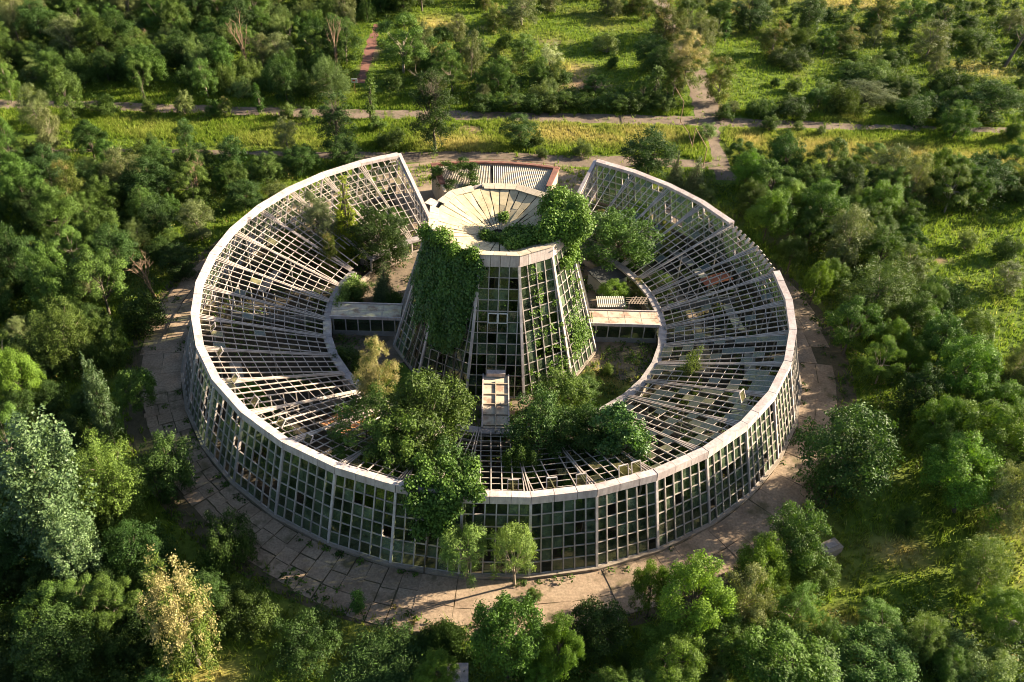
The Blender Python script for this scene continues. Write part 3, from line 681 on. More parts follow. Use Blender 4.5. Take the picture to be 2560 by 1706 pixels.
# ------------------------------------------------------------------ foliage geometry
def leaves(P, Nrm, size, rng, lf, aspect=.55):
    """one folded four-point leaf at every P facing roughly Nrm"""
    n = len(P)
    Nrm = Nrm / (np.linalg.norm(Nrm, axis=1, keepdims=True) + 1e-9)
    t = rng.normal(size=(n, 3))
    t -= Nrm * (t * Nrm).sum(1, keepdims=True)
    t /= np.linalg.norm(t, axis=1, keepdims=True) + 1e-9
    b = np.cross(Nrm, t)
    s = (size * rng.uniform(.65, 1.35, n))[:, None]
    fold = Nrm * s * .12
    V = np.empty((n, 4, 3))
    V[:, 0] = P - t * s * .5
    V[:, 1] = P + b * s * aspect * .5 + fold
    V[:, 2] = P + t * s * .5
    V[:, 3] = P - b * s * aspect * .5 + fold
    F = np.arange(n * 4).reshape(n, 4)
    A = np.repeat(lf, 4, axis=0)
    return V.reshape(-1, 3), F, A

def crown_lobes(kind, rng, h, w):
    L = []
    r = w / 2
    if kind in ('round', 'dense'):
        n = 46 if kind == 'round' else 58
        c0, rz = .53 * h, .45 * h
        for i in range(n):
            d = rng.normal(size=3); d /= np.linalg.norm(d)
            if d[2] < -.8: d[2] *= -.6
            k = rng.uniform(.4, .92)
            lr = w * rng.uniform(.065, .135)
            L.append((np.array([d[0] * r * k, d[1] * r * k, c0 + d[2] * rz * k]), np.array([lr, lr, lr * rng.uniform(.8, 1.1)])))
        for i in range(11):
            a = rng.uniform(0, 6.28); k = rng.uniform(.25, .7); lr = w * rng.uniform(.08, .13)
            L.append((np.array([math.cos(a) * r * k, math.sin(a) * r * k, h * rng.uniform(.06, .24)]), np.array([lr, lr, lr])))
        for i in range(6):
            a = rng.uniform(0, 6.28); k = rng.uniform(0, .55); lz = h * rng.uniform(.07, .13)
            L.append((np.array([math.cos(a) * r * k, math.sin(a) * r * k, h * (1.02 - .35 * k * k) - lz * .4]), np.array([w * .06, w * .06, lz])))
        for i in range(12):
            a = rng.uniform(0, 6.28); z = rng.uniform(-.6, .9); k = math.sqrt(max(0, 1 - z * z)) * rng.uniform(.85, 1.02)
            lr = w * rng.uniform(.05, .09)
            L.append((np.array([math.cos(a) * r * k, math.sin(a) * r * k, c0 + z * rz * 1.05]), np.array([lr, lr, lr])))
    elif kind == 'open':
        c0, rz = .56 * h, .42 * h
        for i in range(48):
            d = rng.normal(size=3); d /= np.linalg.norm(d)
            k = rng.uniform(.55, .95)
            lr = w * rng.uniform(.055, .105)
            L.append((np.array([d[0] * r * k, d[1] * r * k, c0 + d[2] * rz * k]), np.array([lr, lr, lr * .8])))
    elif kind == 'plume':
        for i in range(38):
            a = rng.uniform(0, 6.28); k = math.sqrt(rng.uniform(0, 1)) * .88
            top = h * (1.0 - .42 * k * k) * rng.uniform(.74, 1.02)
            lr = w * rng.uniform(.055, .105)
            lz = h * rng.uniform(.10, .17)
            L.append((np.array([math.cos(a) * r * k, math.sin(a) * r * k, top - lz]), np.array([lr, lr, lz])))
        for i in range(24):
            a = rng.uniform(0, 6.28); k = rng.uniform(.5, .92)
            lr = w * rng.uniform(.06, .115)
            L.append((np.array([math.cos(a) * r * k, math.sin(a) * r * k, h * rng.uniform(.25, .6)]), np.array([lr, lr, lr * 1.1])))
    elif kind == 'column':
        for i in range(26):
            z = rng.uniform(.05, .93)
            prof = math.sin(math.pi * min(1, (z * .84 + .14))) ** .6
            a = rng.uniform(0, 6.28); k = rng.uniform(.15, .75) * prof
            lr = w * rng.uniform(.12, .2) * (.5 + .5 * prof)
            L.append((np.array([math.cos(a) * r * k, math.sin(a) * r * k, z * h]), np.array([lr, lr, h * rng.uniform(.06, .11)])))
        L.append((np.array([0, 0, .95 * h]), np.array([w * .09, w * .09, h * .06])))
    elif kind == 'feather':
        for i in range(74):
            a = rng.uniform(0, 6.28); k = math.sqrt(rng.uniform(0, 1)) * .95
            top = h * (1.0 - .5 * k ** 1.6) * rng.uniform(.72, 1.02)
            lz = h * rng.uniform(.09, .17)
            for q in (0.0, 1.3, 2.5):
                z = top - lz * (.8 + q)
                if z < .08 * h: break
                kk = k * (1 - .1 * q)
                L.append((np.array([math.cos(a) * r * kk, math.sin(a) * r * kk, z]), np.array([w * rng.uniform(.028, .052) * (1 + .25 * q)] * 2 + [lz])))
    elif kind == 'conic':
        for i in range(11):
            z = .06 + .9 * i / 11
            rr = r * (1 - z) ** .8
            m = max(2, int(9 * (1 - z)))
            for k in range(m):
                a = 6.28 * k / m + rng.uniform(-.4, .4)
                lr = max(.16 * w * (1.1 - z), .055 * w)
                q = rr * rng.uniform(.55, .85)
                L.append((np.array([math.cos(a) * q, math.sin(a) * q, z * h]), np.array([lr, lr, lr * .95])))
        L.append((np.array([0, 0, .97 * h]), np.array([.04 * w, .04 * w, .05 * h])))
    elif kind == 'bush':
        for i in range(38):
            d = rng.normal(size=3); d /= np.linalg.norm(d); d[2] = abs(d[2])
            k = rng.uniform(.35, .92)
            lr = w * rng.uniform(.07, .145)
            L.append((np.array([d[0] * r * k, d[1] * r * k, max(lr * .5, d[2] * h * .8 * k + .1 * h)]), np.array([lr, lr, min(lr, h * .3)])))
        for i in range(7):
            a = rng.uniform(0, 6.28); k = rng.uniform(.3, .95)
            lr = w * rng.uniform(.05, .08)
            L.append((np.array([math.cos(a) * r * k, math.sin(a) * r * k, h * (1 - .65 * k * k) * rng.uniform(.8, 1.05)]), np.array([lr, lr, lr * 1.5])))
    elif kind == 'weep':
        for i in range(16):
            a = rng.uniform(0, 6.28); k = math.sqrt(rng.uniform(0, 1)) * .75
            lr = w * rng.uniform(.1, .17)
            L.append((np.array([math.cos(a) * r * k, math.sin(a) * r * k, h * (.9 - .25 * k * k)]), np.array([lr, lr, lr])))
        for i in range(26):
            a = rng.uniform(0, 6.28); k = rng.uniform(.45, .9)
            lz = h * rng.uniform(.1, .2)
            L.append((np.array([math.cos(a) * r * k, math.sin(a) * r * k, h * rng.uniform(.38, .72)]), np.array([w * .075, w * .075, lz])))
    elif kind == 'spike':
        for i in range(70):
            a = rng.uniform(0, 6.28); k = math.sqrt(rng.uniform(0, 1))
            e = np.array([math.cos(a) * r * k, math.sin(a) * r * k, h * (1 - .7 * k) * rng.uniform(.55, 1)])
            for q in (.55, .72, .88, 1.0):
                L.append((e * np.array([q, q, q * .9 + .05]), np.array([.055, .055, .045]) * w * (1.15 - q * .7)))
    return L

def build_tree(name, kind, h, w, lm, bark, nleaf, lsize, seed, accent=0.0, accent_top=0, twigs=0, up=.3, trunk=True, aspect=.55, forks=None):
    """returns (trunk mesh, crown mesh) of a prototype h metres high and w wide"""
    rng = np.random.RandomState(seed)
    mb = MB()
    r0 = .015 * h + .035
    crown = None
    if kind != 'bare':
        L = crown_lobes(kind, rng, h, w)
        C = np.array([l[0] for l in L]); RR = np.array([l[1] for l in L])
        area = (RR[:, 0] * RR[:, 2]); area /= area.sum()
        P, Nn, A = [], [], []
        per = 11
        for i in range(len(L)):
            ns = max(3, int(nleaf * area[i] / per))
            d = rng.normal(size=(ns, 3)); d /= np.linalg.norm(d, axis=1, keepdims=True)
            d[:, 2] = np.where(d[:, 2] < -.5, -d[:, 2], d[:, 2])
            q = C[i] + d * RR[i] * (rng.uniform(.45, 1, ns) ** .5)[:, None]
            # drop sprigs buried in neighbouring lobes
            dist = np.linalg.norm((q[:, None, :] - C[None]) / RR[None], axis=2)
            dist[:, i] = 9
            keep = dist.min(1) > (.15 if kind in ('conic', 'spike', 'column', 'feather') else .55)
            q, d = q[keep], d[keep]
            if len(q) == 0: continue
            ns = len(q)
            lobe_t = rng.uniform(0, 1)
            sp_t = np.clip(.5 * lobe_t + .5 * rng.uniform(0, 1, ns), 0, 1)
            acc = np.zeros(ns)
            if accent:
                top = np.clip((q[:, 2] / h - accent_top) * (1.9 + 4 * accent_top), .25 - .5 * accent_top, 1) if accent_top else 1.0
                cn = vnoise(q[:, 0] * 1.5 + 9 + q[:, 2] * .9, q[:, 1] * 1.5 + q[:, 2] * 1.2)
                acc = np.clip((cn - 1 + accent * top) * 6 + .3, 0, 1) * (cn > 1 - accent * top)
            sig = lsize * 1.0
            pp = np.repeat(q, per, 0) + rng.normal(size=(ns * per, 3)) * sig * np.array([1, 1, .75])
            nn = np.repeat(d, per, 0) * 1.2 + rng.normal(size=(ns * per, 3)) * .45 + np.array([0, 0, up])
            lf = np.zeros((ns * per, 3))
            lf[:, 0] = np.clip(np.repeat(sp_t, per) * .65 + rng.uniform(0, .45, ns * per), 0, 1)
            lf[:, 1] = np.repeat(acc, per) * rng.uniform(.55, 1, ns * per)
            P.append(pp); Nn.append(nn); A.append(lf)
        P = np.concatenate(P); Nn = np.concatenate(Nn); A = np.concatenate(A)
        P[:, 2] = np.maximum(P[:, 2], .05)
        V, F, A = leaves(P, Nn, lsize, rng, A, aspect)
        crown = np_mesh(name + '_crown', V, F, [lm], {'lf': A})
        # trunk and limbs
        zt = {'bush': .15, 'spike': .1, 'conic': .95, 'column': .85}.get(kind, .55) * h
        lean = rng.uniform(-.03, .03, 2) * h
        pts = [Vector((0, 0, -.3)), Vector((lean[0] * .3, lean[1] * .3, zt * .35)), Vector((lean[0], lean[1], zt))]
        mb.tube(pts, [r0 * 1.25, r0 * .9, r0 * .35])
        order = rng.permutation(len(L))[: (16 if kind not in ('spike',) else 10)]
        for i in order:
            f = rng.uniform(.3, .9)
            s = pts[1].lerp(pts[2], f) if kind not in ('bush', 'spike') else Vector((0, 0, .05))
            if kind in ('round', 'dense', 'open', 'plume', 'weep'): s = pts[0].lerp(pts[2], rng.uniform(.4, .9))
            e = Vector(C[i])
            m = s.lerp(e, .5) + Vector((0, 0, .06 * h * rng.uniform(-.3, 1)))
            mb.tube([s, m, e], [r0 * .42, r0 * .26, r0 * .08], 4)
    if kind == 'bare' or twigs:
        nst = twigs if twigs else 9
        z0 = 0 if kind == 'bare' else .55 * h
        for i in range(nst):
            a = rng.uniform(0, 6.28); k = rng.uniform(.15, 1) * w * .45
            b = Vector((rng.normal() * .06 * w, rng.normal() * .06 * w, z0))
            e = Vector((math.cos(a) * k, math.sin(a) * k, h * rng.uniform(.72, 1.04)))
            m = b.lerp(e, .5) + Vector((-math.cos(a), -math.sin(a), .3)) * .08 * h
            rr = .035 if kind == 'bare' else .03
            mb.tube([b, m, e], [rr * 2.2, rr * 1.4, rr * .5], 4)
            for j in range(9 if kind == 'bare' else 5):
                f = rng.uniform(.3, .95)
                s = m.lerp(e, f) if f > .5 else b.lerp(m, f * 1.6)
                dv = Vector((rng.normal() * .6, rng.normal() * .6, rng.uniform(.3, 1.1))).normalized() * h * rng.uniform(.08, .2)
                mb.tube([s, s + dv], [rr * .8, rr * .3], 3)
    tr = mb.mesh(name + '_trunk', bark, True)
    return tr, crown

PROTO = {}
def proto(sp, *variants):
    PROTO[sp] = variants
def V_(sp, kind, h, w, bark, nleaf, ls, seed, **kw):
    t, c = build_tree(sp, kind, h, w, LM.get(kw.pop('lm', sp)), bark, nleaf, ls, seed, **kw)
    return (h, w, t, c)
B, PB, DB = M['bark'], M['palebark'], M['deadbark']
proto('elm', V_('elm', 'round', 8, 6.5, B, 17914, 0.200, 1), V_('elm', 'round', 8, 6.5, B, 17914, 0.200, 2), V_('elm', 'plume', 8, 6.2, B, 16536, 0.193, 3), V_('elm', 'open', 8, 6.5, B, 13780, 0.193, 4))
proto('ash', V_('ash', 'open', 9, 8, PB, 17914, 0.193, 5), V_('ash', 'open', 9, 8, B, 17914, 0.177, 6), V_('ash', 'round', 8.5, 7.5, PB, 17914, 0.185, 7))
proto('dark', V_('dark', 'dense', 7, 6.5, B, 16536, 0.200, 8), V_('dark', 'dense', 7, 6.5, B, 16536, 0.193, 9))
proto('deadtop', V_('deadtop', 'dense', 10, 6.2, B, 15900, 0.193, 10, lm='dark', twigs=14))
proto('twig', V_('twig', 'bare', 8, 4.0, DB, 0, 0, 11), V_('twig', 'bare', 6, 4.0, DB, 0, 0, 12))
proto('slim', V_('slim', 'column', 6, 1.7, B, 3582, 0.163, 13, lm='ash'), V_('slim', 'column', 6, 1.7, B, 3031, 0.163, 14, lm='elm'))
proto('olive', V_('olive', 'round', 6, 5.5, PB, 15158, 0.156, 15), V_('olive', 'dense', 6, 5.5, PB, 16536, 0.148, 16))
proto('olivedark', V_('olivedark', 'round', 9, 7.5, B, 20670, 0.177, 17), V_('olivedark', 'plume', 9, 7.5, B, 20670, 0.177, 18))
proto('poplar', V_('poplar', 'feather', 12, 6.0, B, 25440, 0.163, 19, aspect=.8), V_('poplar', 'feather', 12, 5.0, B, 20000, .17, 20, aspect=.8))
proto('lime', V_('lime', 'plume', 8.5, 7, B, 20670, 0.185, 21, up=.45), V_('lime', 'plume', 8.5, 7, B, 20670, 0.185, 22, up=.45))
proto('gold', V_('gold', 'round', 7, 5.5, PB, 15158, 0.170, 23, accent=.35), V_('gold', 'round', 7, 5.5, PB, 15158, 0.170, 24, accent=.3))
proto('goldtop', V_('goldtop', 'feather', 10, 6.2, B, 23320, 0.172, 25, accent=.72, accent_top=.02))
proto('yellowtop', V_('yellowtop', 'plume', 10, 6.2, B, 20140, 0.181, 62, lm='goldtop', accent=.85, accent_top=.42), V_('yellowtop', 'round', 10, 6.8, B, 20140, 0.181, 63, lm='goldtop', accent=.75, accent_top=.38))
proto('conifer', V_('conifer', 'conic', 6, 3, B, 9540, 0.224, 26, aspect=.42))
proto('goldconifer', V_('goldconifer', 'conic', 10, 3.2, B, 22260, 0.181, 27, aspect=.5))
proto('juniper', V_('juniper', 'spike', 2.6, 7, B, 12720, 0.292, 28, aspect=.26))
proto('bush', V_('bush', 'bush', 3, 4, B, 8957, 0.148, 29), V_('bush', 'bush', 3, 4, B, 8957, 0.148, 30), V_('bush', 'bush', 3, 4, B, 7579, 0.163, 31))
proto('palebush', V_('palebush', 'bush', 3.5, 3.5, PB, 8957, 0.133, 32), V_('palebush', 'bush', 3.5, 3.5, PB, 8268, 0.140, 33))
proto('darkbush', V_('darkbush', 'bush', 3, 4.5, B, 9646, 0.156, 34), V_('darkbush', 'bush', 3, 4.5, B, 8957, 0.163, 35))
proto('white', V_('white', 'bush', 4.6, 4, PB, 8268, 0.126, 36))
proto('round', V_('round', 'dense', 8.8, 6, B, 20670, 0.222, 37, aspect=.75))
proto('feather', V_('feather', 'feather', 9, 7.5, PB, 23320, 0.163, 60, lm='palebush'), V_('feather', 'feather', 9, 7.5, PB, 23320, 0.163, 61, lm='ash'))
proto('birch', V_('birch', 'weep', 6, 4.8, PB, 15158, 0.126, 38))

for sp_, sd in (('bush', 50), ('palebush', 52), ('darkbush', 54), ('juniper', 56)):
    if sp_ == 'juniper': PROTO['juniper_w'] = (V_('juniper', 'spike', 2.6, 8, B, 15900, 0.275, 57, aspect=.26),)
    else: PROTO[sp_ + '_w'] = (V_(sp_, 'bush', 3.2, 7.5, B, 18020, 0.163, sd), V_(sp_, 'bush', 3.2, 7.5, B, 18020, 0.163, sd + 1))

def plant_tree(sp, x, y, h, w, name, label, cat, group, rng, z=0.0, var=None):
    vs = PROTO[sp + '_w' if w > 5.0 and sp + '_w' in PROTO else sp]
    v = vs[rng.randint(len(vs))] if var is None else vs[var % len(vs)]
    t = empty(name, (x, y, z), label, cat, group)
    rz = rng.uniform(0, 6.28); tx, ty = rng.normal(0, .05, 2); ex = rng.uniform(.88, 1.14)
    for nm, me in (('trunk', v[2]), ('crown', v[3])):
        if me is None: continue
        o = obj(nm if not (sp == 'twig') else 'branches', me, t)
        o.rotation_euler = (tx, ty, rz)
        o.scale = (w / v[1] * ex, w / v[1] / ex, h / v[0])
    return t

# ------------------------------------------------------------------ polar helpers (degrees from the front, positive to the right)
ROT = R_(1.6)
def pol(r, deg, z=0.0):
    a = R_(deg) + ROT
    return Vector((r * math.sin(a), -r * math.cos(a), z))
def radial(deg):
    a = R_(deg) + ROT
    return Vector((math.sin(a), -math.cos(a), 0))
def tangent(deg):
    a = R_(deg) + ROT
    return Vector((math.cos(a), math.sin(a), 0))
def annulus(name, r0, r1, d0, d1, z, mat, n=72, kind=None):
    V, F = [], []
    for i in range(n + 1):
        d = d0 + (d1 - d0) * i / n
        V += [tuple(pol(r0, d, z)), tuple(pol(r1, d, z))]
    for i in range(n): F.append((2 * i, 2 * i + 1, 2 * i + 3, 2 * i + 2))
    o = obj(name, np_mesh(name, V, F, [mat]))
    return tag(o, kind=kind)

# ------------------------------------------------------------------ ground
def build_ground():
    xs = np.concatenate([[-1500, -700, -350], np.arange(-200, 201, 1.25), [350, 700, 1500]])
    ys = np.concatenate([[-1500, -600, -200, -110], np.arange(-70, 171, 1.25), [260, 500, 900, 2000]])
    X, Y = np.meshgrid(xs, ys)
    V = np.stack([X, Y, np.zeros_like(X)], -1).reshape(-1, 3)
    nx, ny = len(xs), len(ys)
    i = np.arange(ny - 1)[:, None] * nx + np.arange(nx - 1)[None]
    F = np.stack([i, i + 1, i + nx + 1, i + nx], -1).reshape(-1, 4)
    A = np.stack([dry_field(V[:, 0], V[:, 1]), dirt_field(V[:, 0], V[:, 1]), np.zeros(len(V))], -1)
    tag(obj('ground', np_mesh('ground', V, F, [M['ground']], {'fld': A})), kind='structure')
build_ground()

def strip(name, pts, widths, z, mat, jitter=.25, seed=0):
    """road sheet along a centre line with a ragged edge"""
    rng = np.random.RandomState(seed)
    P = [Vector((p[0], p[1], 0)) for p in pts]
    fine = []
    for i in range(len(P) - 1):
        L = (P[i + 1] - P[i]).length; n = max(1, int(L / 1.2))
        for k in range(n): fine.append((P[i].lerp(P[i + 1], k / n), widths[i] + (widths[i + 1] - widths[i]) * k / n))
    fine.append((P[-1], widths[-1]))
    V, F = [], []
    for i, (p, w) in enumerate(fine):
        t = fine[min(i + 1, len(fine) - 1)][0] - fine[max(i - 1, 0)][0]; t.normalize()
        nrm = Vector((-t.y, t.x, 0))
        a = p + nrm * (w / 2 + rng.uniform(-jitter, jitter)); b = p - nrm * (w / 2 + rng.uniform(-jitter, jitter))
        V += [(a.x, a.y, z), (b.x, b.y, z)]
    for i in range(len(fine) - 1): F.append((2 * i, 2 * i + 1, 2 * i + 3, 2 * i + 2))
    return tag(obj(name, np_mesh(name, V, F, [mat])), kind='structure')

ROADS = [
    ([(-160, 50), (-76, 51.3), (-64, 52.4), (-52, 52.6), (-35, 53.2), (-23, 53.8), (-5, 55.2), (13, 56.2), (27, 57), (34, 57.3), (56, 57.9), (83, 59.6), (150, 63)], [3.2, 3.2, 3.2, 3.2, 3.2, 3.2, 3.4, 3.4, 3.6, 3.6, 2.2, 2.0, 2.0], .012),
    ([(31.6, 37.5), (31.5, 40.8), (31.6, 48.5), (32.0, 54.5), (32.3, 60), (32.9, 72), (33, 82), (32, 100), (30, 140)], [3.4, 3.0, 1.7, 2.6, 4.0, 4.2, 4.0, 3.6, 3.6], .018),
    ([(-70, 36), (-50.6, 38.4), (-32, 39.2), (-14, 40.0), (-4.7, 40.9), (7.9, 41.0), (16.4, 41.8), (26.7, 42.3), (32, 41.5)], [1.0, 1.2, 1.3, 3.2, 4.0, 4.0, 3.4, 2.6, 2.6], .024),
    ([(-24.5, 66), (-25, 79), (-25.5, 95)], [1.4, 1.9, 1.4], .012),
]
for i, (p, w, z) in enumerate(ROADS):
    strip(['upper_road', 'crossing_path', 'ring_road', 'red_path'][i], p, w, z, M['road'] if i < 3 else M['red'], seed=i)

# paved apron round the ring: base of soil with separate slabs on it
apron = annulus('apron', 31.0, 37.6, -152, 152, .010, M['slabbase'], 120, 'structure')
def build_slabs():
    rng = np.random.RandomState(3)
    def edge(d):   # outer edge of the paving by direction
        return {0: 0}.get(0) or np.interp(d, [-152, -100, -92, -78, -60, -43, -34, -25, -15, 0, 18, 30, 45, 60, 90, 103, 152], [35.6, 36.6, 37.0, 36.0, 35.6, 35.8, 36.2, 36.8, 37.4, 37.4, 36.6, 36.2, 36.6, 35.2, 36.0, 36.8, 35.6])
    d = -150.0
    while d < 150:
        small = -75 < d < -12
        step = (2.5 if small else 5.0) * rng.uniform(.9, 1.12)
        if 20 < d < 45: step = 3.3
        e = edge(d + step / 2)
        rows = 3 if small else 2
        rb = np.linspace(32.12, e, rows + 1)
        rb[1:-1] += rng.uniform(-.2, .2, rows - 1)
        for k in range(rows):
            if k == rows - 1 and rng.uniform() < .05: continue
            gap = (.03 if small else .012) * rng.uniform(.6, 1.5)
            gd = math.degrees(gap / 34)
            z0 = .012; h = .05 + rng.uniform(-.02, .03)
            q = [(rb[k] + gap, d + gd), (rb[k] + gap, d + step - gd), (rb[k + 1] - gap, d + step - gd), (rb[k + 1] - gap, d + gd)]
            q = [(a + rng.uniform(-.05, .05), b + rng.uniform(-.08, .08)) for a, b in q]
            tilt = rng.uniform(-.03, .03, 4)
            hexa('slab', [tuple(pol(a, b, z0)) for a, b in q] + [tuple(pol(a, b, z0 + h + t)) for (a, b), t in zip(q, tilt)], M['slab'], apron)
        d += step
build_slabs()
# entrance court between the ring ends, courtyard and ring floor
annulus('entrance_court', 17.9, 40.2, 156.0, 206.0, .034, M['court'], 40, 'structure')
annulus('ring_floor', 17.2, 31.0, -156, 156, .006, M['soil'], 120, 'structure')
annulus('garden_path', 21.6, 22.9, 74, 154, .016, M['court'], 40, 'structure')
annulus('courtyard', 10.6, 17.25, 60, 300, .020, M['yard'], 80, 'structure')
annulus('corridor_walk', 11.0, 17.25, -40, 24, .024, M['yard'], 20, 'structure')
annulus('tower_floor', 0.02, 10.9, 0, 360, .008, M['soil'], 60, 'structure')

# ------------------------------------------------------------------ ring greenhouse
ring = empty('ring_greenhouse', (0, 0, 0), 'ring-shaped abandoned greenhouse with pale frame roof sloping inwards around the tower', 'greenhouse')
KN = 32
def vdeg(k): return (k - 16.5) * 10.0
rngS = random.Random(5)
WALL_B, WALL_T = (31.86, .32), (29.92, 6.52)      # radius, height of wall foot and head
ROOF_O, ROOF_I = (29.45, 6.78), (17.85, 2.42)     # roof outer and inner edge (at bay corners)
RIM_Z = 7.29
glass_cells = []          # (visible size weight, 4 corners, normal, material key)
far_purlins = MB()
LOST = {26: 'open', 27: 'half'}

def wallp(k0, s, v):
    """point on the wall of bay k0 (between corner k0 and k0+1), s 0..1 across, v 0..1 up"""
    r = WALL_B[0] + (WALL_T[0] - WALL_B[0]) * v; z = WALL_B[1] + (WALL_T[1] - WALL_B[1]) * v
    return pol(r, vdeg(k0), z).lerp(pol(r, vdeg(k0 + 1), z), s)

COLS, ROWS = 6, 6
for k in range(1, KN + 1):
    dg = vdeg(k)
    bar('wall_post', pol(WALL_B[0] + .05, dg, 0), pol(WALL_T[0] + .05, dg, WALL_T[1]), .2, .24, tangent(dg), M['frame'], ring)
    bar('inner_column', pol(28.3, dg, 0), pol(28.3, dg, 6.2), .13, .13, tangent(dg), M['plaster'], ring)
    if k % 2 == 0: bar('inner_column', pol(23.3, dg, 0), pol(23.3, dg, 4.3), .13, .13, tangent(dg), M['plaster'], ring)
    # double rafter on the bay corner
    for off in (-.1, .1):
        t = tangent(dg) * off
        bar('main_rafter', pol(ROOF_O[0], dg, ROOF_O[1] + .03) + t, pol(ROOF_I[0], dg, ROOF_I[1] + .03) + t, .08, .14, tangent(dg), M['roofbar'], ring)
for b in range(1, KN):
    mid = vdeg(b) + 5
    tg, rd = tangent(mid), radial(mid)
    near = abs(mid) < 105
    # wall bars
    for j in range(1, COLS):
        s = j / COLS
        bar('mullion', wallp(b, s, 0) , wallp(b, s, 1), .1, .15, tg, M['wallframe'], ring)
    for i in range(0, ROWS):
        v = i / ROWS
        o = -rd * .02
        bar('transom', wallp(b, .015, v) + o, wallp(b, .985, v) + o, .1, .07, rd, M['transom'], ring)
    bar('plinth', pol(31.98, vdeg(b), .16), pol(31.98, vdeg(b + 1), .16), .36, .32, (0, 0, 1) if False else rd, M['concrete'], ring)
    for i in range(ROWS):
        for j in range(COLS):
            pmiss = .12 if mid > 0 else (.30 if mid < -35 else .10)
            if rngS.random() < pmiss: continue
            q = [wallp(b, j / COLS, i / ROWS), wallp(b, (j + 1) / COLS, i / ROWS), wallp(b, (j + 1) / COLS, (i + 1) / ROWS), wallp(b, j / COLS, (i + 1) / ROWS)]
            q = [p - rd * .05 for p in q]
            # broken panes hang slightly out of true, so reflections differ pane to pane
            ja, jb = rngS.gauss(0, .012), rngS.gauss(0, .012)
            q = [q[0] - rd * ja, q[1] - rd * jb, q[2] + rd * ja, q[3] + rd * jb]
            glass_cells.append(('wall', (1.0 - abs(mid) / 180) * (1.0 if abs(mid) < 75 else .2), q, rd, M['glass']))
    # fascia panels with a flat top: two to a bay, butted with open joints
    if b in LOST:
        for j in range(0, 13):
            s = j / 12
            p = pol(29.98, vdeg(b), 6.5).lerp(pol(29.98, vdeg(b + 1), 6.5), s)
            if j % 2 == 0:
                bar('rafter_end', p + Vector((0, 0, 0)) - rd * .55, p + Vector((0, 0, .55)) - rd * .15, .22, .3, tg, M['roofbar'], ring)
    else:
        cuts = [0.0, .36 + rngS.uniform(-.04, .04), .68 + rngS.uniform(-.04, .04), 1.0]
        for c0, c1 in zip(cuts[:-1], cuts[1:]):
            g = .0035
            dz = rngS.uniform(-.015, .02); dr = rngS.uniform(-.012, .012)
            A0, A1 = pol(30.0 + dr, vdeg(b), 0), pol(30.0 + dr, vdeg(b + 1), 0)
            B0, B1 = pol(29.3, vdeg(b), 0), pol(29.3, vdeg(b + 1), 0)
            o0, o1 = A0.lerp(A1, c0 + g), A0.lerp(A1, c1 - g)
            i0, i1 = B0.lerp(B1, c0 + g), B0.lerp(B1, c1 - g)
            up = lambda p, z: (p.x, p.y, z)
            z0, z1 = 6.53, RIM_Z + dz
            hexa('fascia_panel', [up(o0 + rd * .06, z0), up(o1 + rd * .06, z0), up(i1, z0 + .3), up(i0, z0 + .3), up(o0, z1), up(o1, z1), up(i1, z1 - .08), up(i0, z1 - .08)], M['fascia'], ring)
    # roof bars: parallel to the middle of the bay, cut off by the corner rafters
    t5 = math.tan(R_(5.0))
    c5 = math.cos(R_(5.0))
    yo, yi = ROOF_O[0] * c5, ROOF_I[0] * c5
    zf = lambda y: ROOF_I[1] + (ROOF_O[1] - ROOF_I[1]) * (y - yi) / (yo - yi)
    P3 = lambda x, y, dz=0.0: rd * y + tg * x + Vector((0, 0, zf(y) + dz))
    XS = [-2.14, -1.285, -.43, .43, 1.285, 2.14]
    gone = b in (4, 5) 
    for x in XS:
        y0 = max(yi, abs(x) / t5 + .1)
        y1 = yo
        if gone and rngS.random() < .5: y0 = max(y0, rngS.uniform(19.5, 21.5))
        elif rngS.random() < .02: continue
        elif rngS.random() < .02: y0 = max(y0, rngS.uniform(20, 26))       # snapped off
        sg = rngS.gauss(0, .009)
        bar('rafter', P3(x, y1, .02), P3(x + sg, y0, .02 + min(0, sg)), .08, .1, tg, M['roofbar'], ring)
    NP = 12
    ys = [yi + (yo - yi) * i / NP for i in range(NP + 1)]
    for i in range(1, NP):
        if gone and ys[i] < 20.8 and rngS.random() < .5: continue
        if rngS.random() < .02: continue
        hw = ys[i] * t5 - .05
        if b in (1, 2, 30, 31):
            far_purlins.bar(P3(-hw, ys[i], -.02), P3(hw, ys[i], -.02), .05, .065, rd)
        elif i % 6 == 3:
            bar('purlin', P3(-hw, ys[i], -.05), P3(hw, ys[i], -.05), .055, .08, rd, M['roofbar'], ring)
        else:
            bar('purlin', P3(-hw, ys[i], -.02), P3(hw, ys[i], -.02), .05, .065, rd, M['roofbar'], ring)
    # roof glass
    edges = [-9] + XS + [9]
    if 12 < mid < 28: pg = .6
    elif 28 <= mid < 72: pg = .36
    elif 72 <= mid < 150: pg = .05
    elif mid < -140: pg = .12
    else: pg = .03
    for i in range(NP):
        for j in range(len(edges) - 1):
            a, c = edges[j], edges[j + 1]
            q = []
            for (x, y) in ((a, ys[i]), (c, ys[i]), (c, ys[i + 1]), (a, ys[i + 1])):
                lim = y * t5 - .1
                q.append((max(-lim, min(lim, x)), y))
            if q[1][0] - q[0][0] < .12 or rngS.random() > pg * (.5 + .7 * i / NP): continue
            glass_cells.append(('roof', .6 * (1 if 10 < mid < 75 else .3), [P3(x, y, .06 + rngS.gauss(0, .006)) for x, y in q], Vector((0, 0, 1)), M['roofglass']))
    # inner edge: coping, low wall, posts
    if b != 4:
        hexa('inner_coping', [tuple(pol(r, vdeg(b + e) + (.06 if e == 0 else -.06), z)) for z in (2.12, 2.36) for r, e in ((17.2, 0), (17.2, 1), (18.05, 1), (18.05, 0))], M['cap'], ring)
